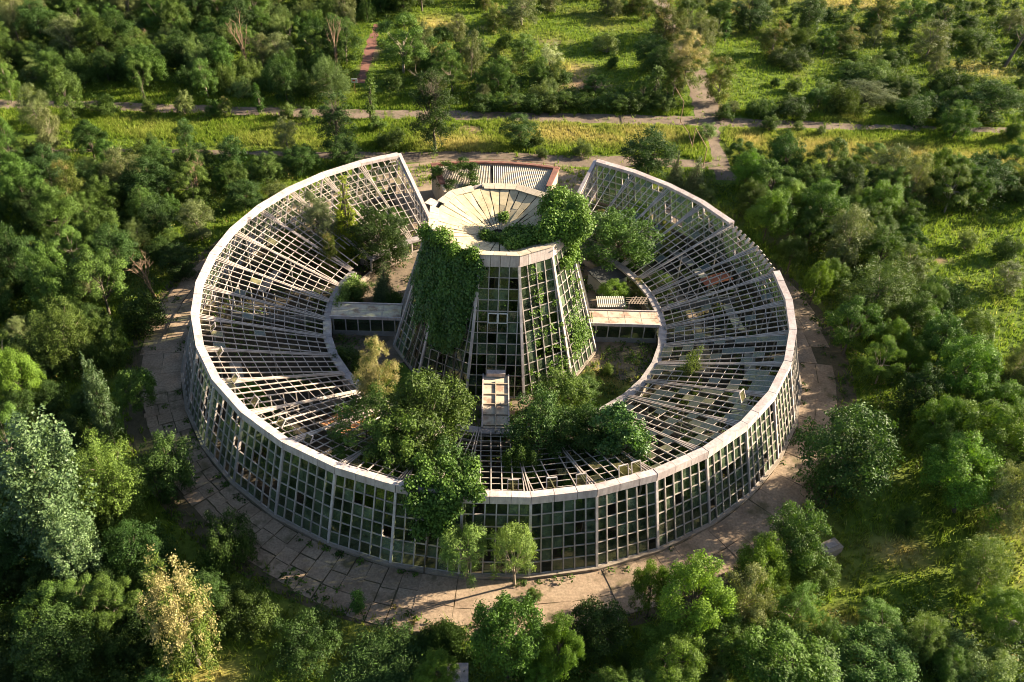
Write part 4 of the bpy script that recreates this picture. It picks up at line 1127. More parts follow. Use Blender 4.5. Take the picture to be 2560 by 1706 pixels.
    bar('inner_post', pol(17.45, vdeg(b), 0), pol(17.45, vdeg(b), 2.12), .18, .18, tg, M['wallframe'], ring)
    hexa('inner_wall', [tuple(pol(r, vdeg(b + e), z)) for z in (0, .75) for r, e in ((17.35, 0), (17.35, 1), (17.6, 1), (17.6, 0))], M['concrete'], ring)

tag(far_purlins.obj('far_purlins', M['roofbar'], ring), kind='stuff')
# radial end walls of the ring
for k, sg in ((1, -1), (KN, 1)):
    dg = vdeg(k)
    t = tangent(dg) * sg
    top = lambda r: ROOF_I[1] + (ROOF_O[1] - ROOF_I[1]) * (r - ROOF_I[0]) / (ROOF_O[0] - ROOF_I[0])
    bar('end_coping', pol(29.9, dg, RIM_Z - .28) + t * .22, pol(17.3, dg, 2.5) + t * .22, .42, .34, tangent(dg), M['fascia'], ring)
    rr = np.linspace(18.2, 29.4, 13)
    for r in rr: bar('end_mullion', pol(r, dg, 0) + t * .2, pol(r, dg, top(r) - .2) + t * .2, .09, .1, radial(dg), M['wallframe'], ring)
    for z in (1.1, 2.2, 3.3, 4.4, 5.5):
        r0 = max(17.9, ROOF_I[0] + (z + .2 - ROOF_I[1]) / (ROOF_O[1] - ROOF_I[1]) * (ROOF_O[0] - ROOF_I[0]))
        r1 = WALL_B[0] + (WALL_T[0] - WALL_B[0]) * (z / 6.5) - .2
        if r1 - r0 > .3: bar('end_transom', pol(r0, dg, z) + t * .2, pol(r1, dg, z) + t * .2, .06, .08, (0, 0, 1), M['wallframe'], ring)

# opened roof vents standing up from the roof
def vent(deg, y, x=0.0, ang=70, w=.82, h=1.0):
    b = int(round((deg + 155) / 10.0)); 
    rd, tg = radial(deg), tangent(deg)
    z = ROOF_I[1] + (ROOF_O[1] - ROOF_I[1]) * (y - ROOF_I[0]) / (ROOF_O[0] - ROOF_I[0]) + .1
    base = rd * y + Vector((0, 0, z))
    upv = (Vector((0, 0, 1)) * math.sin(R_(ang)) - rd * math.cos(R_(ang)))
    c = [base - tg * w / 2, base + tg * w / 2, base + tg * w / 2 + upv * h, base - tg * w / 2 + upv * h]
    v = MB()
    for i in range(4): v.bar(c[i], c[(i + 1) % 4], .09, .07, rd)
    f = v.obj('roof_vent', M['frame'], ring)
    n = rd * .01
    g = MB(); g.block([p - n for p in c] + [p + n for p in c])
    gp = g.obj('vent_pane', M['roofglass'], f)
for d in (2.5, 8.6, 13.4, 20.6, 22.9): vent(d, 28.7)
for d in (-33, -39.5, -47, -54.5, -63, -71, -80): vent(d, 28.4, ang=48, w=.7, h=.75)
vent(52, 27.8, ang=66); vent(-152, 28.4, ang=50); vent(-147, 28.2, ang=50)

# glass: the cells that show largest are panes of their own, the others one part
def place_glass(cells, parent, limit, name, restname):
    cells = sorted(cells, key=lambda c: -c[1])
    rest = {}
    for n, (kind, wgt, q, nrm, mat) in enumerate(cells):
        t = nrm * .006
        p8 = [p - t for p in q] + [p + t for p in q]
        if n < limit: hexa(name, [tuple(p) for p in p8], mat, parent)
        else: rest.setdefault(mat.name, (MB(), mat))[0].block(p8)
    for k, (mb, mat) in rest.items():
        tag(mb.obj(restname, mat, parent), kind='stuff')
place_glass([c for c in glass_cells if c[0] == 'wall'], ring, 300, 'wall_pane', 'far_wall_panes')
place_glass([c for c in glass_cells if c[0] == 'roof'], ring, 260, 'roof_pane', 'far_roof_panes')

# partitions, benches and oddments inside the ring (seen through the open roof)
for d in (-128, -92, -52, 48, 88, 104, 136):
    w = MB()
    for i in range(9):
        r = 18.4 + i * 1.22
        w.bar(pol(r, d, 0), pol(r, d, 1.9 + (r - 18) * .33), .1, .1, radial(d))
    for z in (.9, 1.9): w.bar(pol(18.2, d, z), pol(28.3, d, z), .08, .08, (0, 0, 1))
    p = empty('partition', tuple(pol(23, d, 0)), 'bare partition frame across the ring interior at ' + {-128: 'the upper left, below the ring end', -92: 'the left, above the left corridor', -52: 'the lower left front', 48: 'the lower right front', 88: 'the right corridor', 104: 'the right, above the corridor', 136: 'the upper right end'}[d], 'partition', 'partition frames inside the ring')
    fr = w.obj('frame', M['wallframe'], p); fr.location = -Vector(p.location)
    pan = MB()
    pan.block([tuple(pol(r, d + e, z)) for z in (0, .88) for r, e in ((18.3, -.1), (28.2, -.1), (28.2, .1), (18.3, .1))])
    q = pan.obj('panel', M['plaster'], p); q.location = -Vector(p.location)

def bench(deg, r, L, where, mat, cat='bench'):
    c = pol(r, deg, 0)
    t = empty('planting_bench', tuple(c), where, cat, 'planting benches inside the ring')
    tg, rd = tangent(deg), radial(deg)
    top = MB()
    z = .8
    q = [-tg * L / 2 - rd * .55, tg * L / 2 - rd * .55, tg * L / 2 + rd * .55, -tg * L / 2 + rd * .55]
    top.block([p + Vector((0, 0, z)) for p in q] + [p + Vector((0, 0, z + .12)) for p in q])
    top.obj('bench_top', mat, t)
    for s in (-1, 1):
        for e in (-1, 1):
            l = MB(); l.bar(tg * s * L * .45 + rd * e * .45, tg * s * L * .45 + rd * e * .45 + Vector((0, 0, z)), .1, .1, tg); l.obj('leg', M['concrete'], t)
for d, r, L, lab in ((64, 26.6, 4.2, 'grey bench under the right ring roof nearest the front'), (78, 26.8, 4.0, 'grey bench under the right ring roof beside the outer wall'),
                     (96, 26.4, 4.5, 'grey bench in the right ring above the corridor'), (113, 26.6, 4.0, 'grey bench in the right ring near the rust-red sheet'),
                     (124, 26.8, 4.4, 'grey bench in the upper right ring'), (-70, 26.8, 4.2, 'grey bench under the left ring roof nearest the front'), (-106, 26.4, 4.2, 'grey bench in the upper left ring')):
    bench(d, r, L, lab, M['plaster'])
# rust-red sheet and other debris
def sheet(name, deg, r, z, w, l, tilt, mat, label, cat):
    c = pol(r, deg, z)
    mb = MB(); rd, tg = radial(deg), tangent(deg)
    q = [-tg * w / 2 - rd * l / 2, tg * w / 2 - rd * l / 2, tg * w / 2 + rd * l / 2 + Vector((0, 0, tilt)), -tg * w / 2 + rd * l / 2 + Vector((0, 0, tilt))]
    mid = [(q[0] + q[3]) / 2 + Vector((0, 0, .14)), (q[1] + q[2]) / 2 + Vector((0, 0, .1))]
    for a in ([q[0], q[1], mid[1], mid[0]], [mid[0], mid[1], q[2], q[3]]):
        mb.block(a + [p + Vector((0, 0, .03)) for p in a])
    o = mb.obj(name, mat); o.location = c
    return tag(o, label, cat)
sheet('rusted_sheet', 109.5, 27.0, 1.4, 1.7, 3.4, .5, M['orange'], 'rust-red metal sheet lying under the right ring roof', 'metal sheet')
sheet('rusted_sheet', 133, 21.2, 1.2, 1.6, 1.8, .3, M['pot'], 'orange sheet under the upper right ring behind the courtyard tree', 'metal sheet')
sheet('rusted_sheet', -36, 20.8, 1.9, .5, 4.6, .7, M['pot'], 'orange-brown board under the front left ring roof', 'board')
sheet('rusted_sheet', -41.5, 21.6, 1.9, .7, 3.6, .7, M['pot'], 'short orange board beside the long one under the front left roof', 'board')
sheet('broken_board', 62, 18.9, 2.5, .25, 1.6, .3, M['white'], 'white broken board lying on the inner edge of the right ring roof', 'board')

# ------------------------------------------------------------------ tower greenhouse
tower = empty('tower_greenhouse', (0, 0, 0), 'tapering twelve-sided glass tower with a funnel-shaped cream roof in the middle', 'tower')
TB, TT = (10.9, .22), (6.98, 12.9)
TZ = 14.2
tcells = []
for f in range(12):
    mid = f * 30.0
    mid = mid if mid <= 180 else mid - 360
    tg, rd = tangent(mid), radial(mid)
    c15, t15 = math.cos(R_(15)), math.tan(R_(15))
    ab, at_ = TB[0] * c15, TT[0] * c15
    def P3(x, v, off=0.0):
        y = ab + (at_ - ab) * v
        return rd * (y + off) + tg * x + Vector((0, 0, TB[1] + (TT[1] - TB[1]) * v))
    hw = lambda v: (ab + (at_ - ab) * v) * t15
    # corner rib
    d = mid + 15
    bar('corner_rib', pol(TB[0] + .04, d, 0), pol(TT[0] + .04, d, TT[1] + .1), .24, .26, tangent(d), M['frame'], tower)
    bar('plinth', pol(TB[0] + .05, mid - 15, .1), pol(TB[0] + .05, mid + 15, .1), .3, .24, rd, M['concrete'], tower)
    front = abs(mid) < 100
    XS = [-1.88, -.94, 0, .94, 1.88]
    for x in XS:
        vmax = min(1.0, (ab - abs(x) / t15) / (ab - at_) - .01) if abs(x) > hw(1) else 1.0
        if abs(x) > hw(1) and vmax < .1: continue
        bar('glazing_bar', P3(x, 0), P3(x, vmax), .085, .13, tg, M['wallframe'], tower)
    NR = 12
    for i in range(1, NR):
        v = i / NR
        bar('transom', P3(-hw(v) + .06, v, -.03), P3(hw(v) - .06, v, -.03), .07, .08, rd, M['wallframe'], tower)
    edges = [-9] + XS + [9]
    for i in range(NR):
        v0, v1 = i / NR, (i + 1) / NR
        for j in range(len(edges) - 1):
            q = []
            for x, v in ((edges[j], v0), (edges[j + 1], v0), (edges[j + 1], v1), (edges[j], v1)):
                lim = hw(v) - .08
                q.append(P3(max(-lim, min(lim, x)), v, -.05 + rngS.gauss(0, .006)))
            if (q[1] - q[0]).length < .15 or rngS.random() < .14: continue
            tcells.append(('t', 1 - abs(mid) / 180, q, rd, M['glass']))
    # fascia under the rim
    for c0, c1 in ((0, .27), (.27, .52), (.52, .76), (.76, 1)):
        if mid == -30 and c0 < .6 or rngS.random() < .04: continue
        A0, A1 = pol(7.02, mid - 15, 0), pol(7.02, mid + 15, 0)
        o0, o1 = A0.lerp(A1, c0 + .006), A0.lerp(A1, c1 - .006)
        dr = rngS.uniform(-.02, .02)
        z0, z1 = 12.92, TZ - .06
        hexa('fascia_panel', [tuple(p * s + Vector((0, 0, z))) for z, kk in ((z0, 1.012), (z1, 1.0)) for p, s in ((o0, kk), (o1, kk), (o1, kk - .012), (o0, kk - .012))], M['fascia'], tower)
    # rim panels on top (one on the back left has slipped)
    for c0, c1 in ((0, .34), (.34, .67), (.67, 1)):
        A0, A1 = pol(7.12, mid - 15, 0), pol(7.12, mid + 15, 0)
        B0, B1 = pol(6.2, mid - 15, 0), pol(6.2, mid + 15, 0)
        o0, o1, i0, i1 = A0.lerp(A1, c0 + .005), A0.lerp(A1, c1 - .005), B0.lerp(B1, c0 + .005), B0.lerp(B1, c1 - .005)
        lift = rngS.uniform(0, .03)
        sh = Vector((0, 0, 0))
        if mid == -120 and c0 == .67: sh = radial(mid) * .75 + Vector((0, 0, .06))
        if mid == -150 and c0 == 0: continue
        z0 = TZ - .05 + lift
        pts = [o0, o1, i1, i0]; zz = [z0, z0, z0 - .16, z0 - .16]
        hexa('rim_panel', [tuple(p + sh + Vector((0, 0, z))) for p, z in zip(pts, zz)] + [tuple(p + sh + Vector((0, 0, z + .05))) for p, z in zip(pts, zz)], M['rim'], tower)
place_glass(tcells, tower, 300, 'glass_pane', 'far_glass_panes')
# funnel roof of narrow sheets with open seams, over dark felt
fm = MB()
nseg = 48
V, F = [], []
for i in range(nseg):
    d = i * 360 / nseg
    V += [tuple(pol(6.5, d, 13.86)), tuple(pol(3.3, d, 12.83)), tuple(pol(.05, d, 11.75))]
for i in range(nseg):
    j = (i + 1) % nseg
    F += [(3 * i, 3 * i + 1, 3 * j + 1, 3 * j), (3 * i + 1, 3 * i + 2, 3 * j + 2, 3 * j + 1)]
obj('funnel_lining', np_mesh('funnel_lining', V, F, [M['gap']]), tower)
NS = 38
for i in range(NS):
    d0, d1 = i * 360 / NS, (i + 1) * 360 / NS
    rm = rngS.uniform(2.6, 4.4)
    fz = lambda r_: 12.16 + (r_ - 1.0) * (13.90 - 12.16) / 5.32
    for (ra, rb) in ((6.32, rm), (rm - .02, 1.0)):
        za, zb = fz(ra), fz(rb)
        e1 = d1
        g = rngS.choice((.012, .02, .05, .05))
        t0, t1 = rngS.uniform(0, .06), rngS.uniform(0, .06)
        a0, a1 = math.degrees(g / ra), min(1.5, math.degrees(g / rb))
        q = [pol(ra, d0 + a0, za + t0), pol(ra, e1 - a0, za + t1), pol(rb, e1 - a1, zb + t1), pol(rb, d0 + a1, zb + t0)]
        # each sheet sags a little in the middle
        mid_ = [(q[0] + q[3]) / 2 - Vector((0, 0, rngS.uniform(.0, .09))), (q[1] + q[2]) / 2 - Vector((0, 0, rngS.uniform(.0, .09)))]
        mb = MB()
        for a in ([q[0], q[1], mid_[1], mid_[0]], [mid_[0], mid_[1], q[2], q[3]]):
            mb.block([p + Vector((0, 0, .02)) for p in a] + [p + Vector((0, 0, .05)) for p in a])
        mb.obj('roof_sheet', M['funnel'], tower)
hub = MB(); hub.tube([pol(0, 0, 11.7), pol(0, 0, 12.15), pol(0, 0, 12.3)], [.34, .36, .2], 12)
hub.obj('drain_hub', M['rim'], tower)
col = MB(); col.tube([(0, 0, 0), (0, 0, 11.7)], [.35, .3], 10); col.obj('centre_column', M['concrete'], tower)
for d in range(0, 360, 60):
    bar('inner_brace', pol(.3, d, 9.5), pol(7.4, d, 11.2), .14, .18, tangent(d), M['wallframe'], tower)
# opened casements on the tower front
def casement(deg, v, x, ang, lab):
    rd, tg = radial(deg), tangent(deg)
    c15 = math.cos(R_(15)); y = TB[0] * c15 + (TT[0] - TB[0]) * c15 * v
    base = rd * (y + .1) + tg * x + Vector((0, 0, TB[1] + (TT[1] - TB[1]) * v))
    upv = (Vector((0, 0, 1)) * math.cos(R_(ang)) + rd * math.sin(R_(ang)) - rd * .29)
    c = [base - tg * .42, base + tg * .42, base + tg * .42 + upv, base - tg * .42 + upv]
    m = MB()
    for i in range(4): m.bar(c[i], c[(i + 1) % 4], .1, .08, rd)
    fo = m.obj('casement', M['white'], tower)
    g = MB(); n = rd * .01; g.block([p - n for p in c] + [p + n for p in c]); g.obj('pane', M['roofglass'], fo)
casement(0, 7 / 12, -.47, 8, ''); casement(0, 7 / 12, .47, 8, ''); casement(-30, 7.2 / 12, .4, 25, '')

# ------------------------------------------------------------------ connecting corridors
def corridor(deg, label, mat, grid):
    t = empty('corridor', tuple(pol(13.9, deg, 0)), label, 'corridor')
    rd, tg = radial(deg), tangent(deg)
    off = Vector(t.location)
    def b8(r0, r1, x0, x1, z0, z1): return [rd * r + tg * x + Vector((0, 0, z)) - off for z in (z0, z1) for r, x in ((r0, x0), (r0, x1), (r1, x1), (r1, x0))]
    W = 1.22
    m = MB(); m.block(b8(10.0, 17.3, -W, W, 2.2, 2.42)); m.obj('roof_slab', mat, t)
    for x in (-W - .0, W): 
        m = MB(); m.block(b8(9.9, 17.32, x - .06, x + .06, 2.19, 2.56)); m.obj('roof_edge', M['fascia'], t)
    if grid:
        m = MB(); m.block(b8(10.9, 17.9, -.05, .05, 2.42, 2.56)); m.obj('roof_batten', M['peach'], t)
        for r in (11.3, 12.8, 14.2, 15.6, 17.0):
            m = MB(); m.block(b8(r - .05, r + .05, -W + .06, W - .06, 2.42, 2.55)); m.obj('roof_batten', M['peach'], t)
        m = MB(); m.block(b8(9.7, 10.3, -.9, .9, 2.5, 2.9)); m.obj('door_canopy', M['fascia'], t)
    else:
        for i in range(4):
            for j in range(2):
                m = MB(); r0 = 10.2 + i * 1.75; x0 = -W + .08 + j * (W - .06)
                m.block(b8(r0, r0 + 1.7, x0, x0 + W - .12, 2.42, 2.44 + rngS.uniform(0, .012))); m.obj('roof_sheet', mat, t)
    for x in (-W + .1, W - .1):
        m = MB(); m.block(b8(10.1, 17.2, x - .06, x + .06, 0, .62)); m.obj('low_wall', M['plaster'], t)
        for r in np.linspace(10.6, 17.0, 6):
            m = MB(); m.block(b8(r - .06, r + .06, x - .07, x + .07, .62, 2.2)); m.obj('post', M['wallframe'], t)
        m = MB(); m.block(b8(10.6, 17.0, x - .015, x + .015, .63, 2.19)); m.obj('side_glass', M['glass'], t)
    return t
corridor(0, 'front corridor with a tan roof divided by pale battens, leading to the tower', M['flake'], True)
corridor(90, 'right-hand corridor with flaking cream roof between tower and ring', M['flake'], False)
corridor(-90, 'left-hand corridor with mottled roof crossed by shadow stripes between tower and ring', M['flake'], False)

# ------------------------------------------------------------------ pavilion behind the tower
pav = empty('pavilion', tuple(pol(28.5, 180.4, 0)), 'flat curved pavilion with corrugated roof and red-brown parapet behind the tower', 'building')
def pavb(r0, r1, d0, d1, z0, z1, name, mat, n=1):
    off = Vector(pav.location)
    for i in range(n):
        a, b = d0 + (d1 - d0) * i / n, d0 + (d1 - d0) * (i + 1) / n
        m = MB(); m.block([pol(r, d, z) - off for z in (z0, z1) for r, d in ((r0, a), (r0, b), (r1, b), (r1, a))])
        m.obj(name, mat, pav)
D0, D1 = 165.2, 195.6
pavb(31.75, 32.15, D0, D1, 0, 3.75, 'back_wall', M['peach'], 5)
pavb(24.6, 25.0, D0, D1, 0, 3.05, 'front_wall', M['peach'], 5)
pavb(24.6, 32.15, D0, D0 + .75, 0, 3.75, 'end_wall', M['peach'])
pavb(24.6, 32.15, D1 - .75, D1, 0, 3.75, 'end_wall', M['peach'])
pavb(31.72, 32.25, D0 - .2, D1 + .2, 3.755, 4.0, 'parapet', M['red'], 5)
pavb(26.6, 31.6, D0 - .2, D0 + 1.15, 3.755, 4.0, 'parapet', M['red'])
pavb(26.6, 31.6, D1 - 1.3, D1 + .2, 3.755, 4.0, 'parapet', M['red'])
def corrugated(d0, d1, name):
    off = Vector(pav.location); n = 30 * 4
    V, F = [], []
    rows = [24.8, 26.6, 26.62, 28.3, 28.32, 30.0, 30.02, 31.6]
    zr = [3.12, 3.24, 3.27, 3.38, 3.41, 3.52, 3.55, 3.66]
    for i in range(n + 1):
        d = d0 + (d1 - d0) * i / n
        w = .06 * math.cos(i * math.pi / 2)
        for r, z in zip(rows, zr): V.append(tuple(pol(r, d, z + w) - off))
    k = len(rows)
    for i in range(n):
        for j in range(k - 1): F.append((i * k + j, i * k + j + 1, (i + 1) * k + j + 1, (i + 1) * k + j))
    obj(name, np_mesh(name, V, F, [M['corr']]), pav)
corrugated(D0 + 1.15, 180.9, 'corrugated_roof')
corrugated(181.5, D1 - 1.3, 'corrugated_roof')
pavb(24.8, 31.6, 180.85, 181.55, 3.1, 3.2, 'valley_gutter', M['felt'])
rail = MB()
off = Vector(pav.location)
for i in range(10):
    d = D0 + 1 + i * 3.1
    rail.bar(pol(31.95, d, 4.05) - off, pol(31.95, d, 4.42) - off, .05, .05)
    if i < 9: rail.bar(pol(31.95, d, 4.36) - off, pol(31.95, d + 3.1, 4.36) - off, .04, .04, (0, 0, 1))
rail.obj('roof_railing', M['rust'], pav)
for d in (170, 175, 186, 191):
    pavb(24.52, 24.6, d - 1.2, d + 1.2, .9, 2.4, 'window', M['glass'])
# low planter walls beside the pavilion, in the ring gap
def wall_piece(r0, r1, d0, d1, h, label):
    c = pol((r0 + r1) / 2, (d0 + d1) / 2, 0); m = MB()
    m.block([pol(r, d, z) - c for z in (.03, h) for r, d in ((r0, d0), (r0, d1), (r1, d1), (r1, d0))])
    o = m.obj('low_wall', M['concrete']); o.location = c; return tag(o, label, 'wall')
wall_piece(22.3, 22.7, -163.5, -154.5, 1.1, 'low concrete wall across the left ring gap in front of the paving')
wall_piece(31.5, 34.6, 158.8, 159.6, .5, 'short kerb-like wall right of the pavilion in the ring gap')
sheet('fallen_plank', -159.5, 34.2, .1, .14, 1.6, .25, M['wood'], 'short plank stuck up in the paving left of the pavilion', 'plank')

# ------------------------------------------------------------------ sheds in the courtyard
def shed(c, L, Wd, H, rz, roofmat, label, slope, corr):
    t = empty('shed', (c[0], c[1], 0), label, 'shed'); t.rotation_euler = (0, 0, rz)
    for (x, y, a, b) in ((0, -Wd / 2, L, .08), (0, Wd / 2, L, .08), (-L / 2, 0, .08, Wd - .17), (L / 2, 0, .08, Wd - .17)):
        m = MB(); m.box((x, y, .03), (a, b, H - .05)); m.obj('wall', M['plaster'], t)
    if corr:
        n = 56; V, F = [], []
        for i in range(n + 1):
            x = -L / 2 - .2 + (L + .4) * i / n; w = .025 * math.cos(i * math.pi / 2)
            V += [(x, -Wd / 2 - .25, H + w), (x, Wd / 2 + .25, H + slope + w)]
        for i in range(n): F.append((2 * i, 2 * i + 2, 2 * i + 3, 2 * i + 1))
        obj('corrugated_roof', np_mesh('corrugated_roof', V, F, [roofmat]), t)
    else:
        m = MB(); a, b = L / 2 + .15, Wd / 2 + .15
        q = [(-a, -b, H), (a, -b, H), (a, b, H + slope), (-a, b, H + slope)]
        m.block([Vector(p) for p in q] + [Vector(p) + Vector((0, 0, .1)) for p in q]); m.obj('roof', roofmat, t)
        for x in (-L / 2 + .2, 0, L / 2 - .2):
            m = MB(); m.box((x, -Wd / 2 - .7, .03), (.1, .1, H * .8)); m.obj('post', M['wood'], t)
    return t
shed((12.5, 3.7), 2.7, 1.1, 1.95, R_(4), M['corr'], 'small shed with cream corrugated roof beside the right-hand corridor', .3, True)
shed((12.6, 9.6), 3.6, 2.6, 1.7, R_(35), M['felt'], 'low shed with dark felt roof under the courtyard tree', .3, False)
br = MB()
for i in range(6): br.bar((14.3 + .3 * i, 2.9, 2.5), (15.0 + .3 * i, 4.4, 2.35 + .1 * (i % 2)), .12, .04, (1, 0, 0))
for i in range(4): br.bar((14.1, 3.0 + .36 * i, 2.43), (16.4, 3.1 + .36 * i, 2.5), .07, .04, (0, 1, 0))
br.bar((14.4, 3.0, .02), (14.4, 3.0, 2.42), .1, .1); br.bar((16.2, 4.2, .02), (16.2, 4.2, 2.42), .1, .1)
tag(br.obj('broken_lattice', M['wood']), 'broken wooden lattice roof at the right end of the corrugated shed', 'lattice')

for q_, (dd, r_, L_, az_, lab) in enumerate([(-104, 14.2, 2.6, .4, 'long grey plank on the yard floor behind the left corridor'), (-112, 12.6, 1.6, 1.9, 'short grey plank on the yard floor near the tower, left side'), (-84, 15.2, 1.2, .9, 'pale board lying in the shade in front of the left corridor')]):
    pb = MB(); pb.bar((-math.cos(az_) * L_ / 2, -math.sin(az_) * L_ / 2, .08), (math.cos(az_) * L_ / 2, math.sin(az_) * L_ / 2, .12), .22, .06, (0, 0, 1))
    o = pb.obj('plank', M['wood']); o.location = pol(r_, dd, 0); tag(o, lab, 'plank')
tub = empty('planter', tuple(pol(12.4, -110, 0)), 'small concrete planter with a thin bare stem beside the tower left side', 'planter')
m = MB(); m.box((0, 0, .02), (1.1, .7, .45), .5); m.obj('tub', M['concrete'], tub)
m = MB(); m.tube([(0, 0, .4), (.1, .1, 1.4), (-.1, .3, 2.6)], [.05, .04, .02], 5); m.obj('stem', M['deadbark'], tub)

# ------------------------------------------------------------------ rusty pipe frames, sign, blocks
def portal(a, b, h1, h2, label):
    t = empty('pipe_frame', (a[0], a[1], 0), label, 'frame', 'rusty pipe frames beside the dirt path')
    A, B_ = Vector((0, 0, 0)), Vector((b[0] - a[0], b[1] - a[1], 0))
    for p, h in ((A, h1), (B_, h2)):
        m = MB(); m.tube([p - Vector((0, 0, .2)), p + Vector((.02, .03, h))], [.07, .06], 6); m.obj('post', M['pole'], t)
    m = MB(); m.tube([A + Vector((0, 0, h1)), B_ + Vector((0, 0, h2))], [.06, .06], 6); m.obj('top_rail', M['pole'], t)
portal((26.77, 62.4), (27.32, 55.7), 3.5, 3.7, 'rusty pipe frame beside the upper road, the upper of the pair')
portal((27.91, 47.0), (28.79, 41.4), 3.4, 3.0, 'rusty pipe frame beside the narrow dirt path, the lower of the pair')
m = MB(); m.tube([(27.4, 55.3, .5), (27.8, 51, .9), (27.95, 47.4, .45)], [.06, .06, .06], 6)
tag(m.obj('fallen_pipe', M['pole']), 'rusty fallen pipe lying between the two pipe frames', 'pipe')

sg = empty('sign', (-24.6, 61.5, 0), 'small white sign on a post beside the slim tree at the upper road', 'sign')
m = MB(); m.tube([(0, 0, 0), (0, 0, 2.2)], [.04, .04], 6); m.obj('post', M['rust'], sg)
m = MB(); m.box((0, -.06, 1.9), (.95, .05, .7)); m.obj('board', M['white'], sg)
m = MB(); m.box((-.05, -.095, 2.12), (.45, .02, .26)); m.obj('red_mark', M['redpaint'], sg)

blk = MB(); blk.box((0, 0, 0), (1.9, 1.1, .9), R_(28)); o = blk.obj('concrete_block', M['concrete']); o.location = (28.5, -28.0, 0)
tag(o, 'square concrete block half hidden by a dense green tree at the lower right', 'block')
lid = MB(); lid.box((0.1, .1, .902), (1.0, .5, .06), R_(28)); lid.obj('lid', M['cap'], o)
hb = MB(); hb.box((0, 0, 0), (1.4, 1.6, 1.1), R_(3)); o = hb.obj('concrete_box', M['plaster']); o.location = (-1.4, -41.0, 0)
tag(o, 'grey concrete box at the bottom edge left of the tall bottom centre tree', 'box')
lid = MB(); lid.box((0, 0, 1.103), (1.5, 1.7, .08), R_(3)); lid.obj('lid', M['cap'], o)

def boulder(x, y, s, label):
    rng = np.random.RandomState(9)
    V, F = [], []
    nu, nv = 14, 8
    for j in range(nv + 1):
        ph = math.pi * j / nv
        for i in range(nu):
            th = 2 * math.pi * i / nu
            d = np.array([math.sin(ph) * math.cos(th), math.sin(ph) * math.sin(th), math.cos(ph)])
            r = s * (1 + .25 * math.sin(3 * d[0] + 1) * math.cos(2.3 * d[1]) + .12 * math.sin(5 * d[2] + 4 * d[0])) 
            V.append((d[0] * r * 1.2, d[1] * r, d[2] * r * .75 + s * .35))
    for j in range(nv):
        for i in range(nu): F.append((j * nu + i, (j + 1) * nu + i, (j + 1) * nu + (i + 1) % nu, j * nu + (i + 1) % nu))
    o = obj('boulder', np_mesh('boulder', V, F, [M['stone']]), None, (x, y, 0))
    tag(o, label, 'boulder')
boulder(41.4, -35.2, 1.0, 'grey boulder at the right edge below the bright tree')

tr = MB()
p0 = Vector((92.1, 87.6, -.2)); p1 = Vector((95.0, 88.5, 11.5))
tr.tube([p0, p0.lerp(p1, .5) + Vector((.3, 0, 0)), p1], [.32, .24, .1], 7)
rngT = random.Random(4)
for i in range(16):
    s = p0.lerp(p1, rngT.uniform(.4, .98)); e = s + Vector((rngT.uniform(-2, 2), rngT.uniform(-2, 2), rngT.uniform(.1, 1.6)))
    tr.tube([s, e], [.07, .02], 4)
dead = empty('dead_tree', tuple(p0), 'leaning bare dead trunk standing at the upper right edge', 'tree')
o = tr.obj('trunk', M['bark'], dead, True); o.location = -p0

# ------------------------------------------------------------------ ivy on the tower and the ring
def ivy_mesh(name, P, Nn, size, seed, mat, per=7, sig=.22, aspect=.8):
    size *= .78; per += 2
    rng = np.random.RandomState(seed)
    P = np.asarray(P); Nn = np.asarray(Nn)
    n = len(P)
    pp = np.repeat(P, per, 0) + rng.normal(size=(n * per, 3)) * sig
    nn = np.repeat(Nn, per, 0) * .9 + rng.normal(size=(n * per, 3)) * .45 + np.array([0, 0, .35])
    lf = np.zeros((n * per, 3))
    t = .5 * vnoise(P[:, 0] * .7 + P[:, 2] * .5, P[:, 2] * .8 + P[:, 1]) + .5 * rng.uniform(0, 1, n)
    lf[:, 0] = np.clip(np.repeat(t, per) * .7 + rng.uniform(0, .35, n * per), 0, 1)
    V, F, A = leaves(pp, nn, size, rng, lf, aspect)
    return np_mesh(name, V, F, [mat], {'lf': A})

def tower_pt(deg, v, off):
    """point on the (flat-sided) tower skin"""
    f = round(deg / 30.0) * 30.0
    c15 = math.cos(R_(15))
    y = (TB[0] + (TT[0] - TB[0]) * v) * c15 + off
    x = y * math.tan(R_(deg - f))
    return radial(f) * y + tangent(f) * x + Vector((0, 0, TB[1] + (TT[1] - TB[1]) * v)), radial(f)

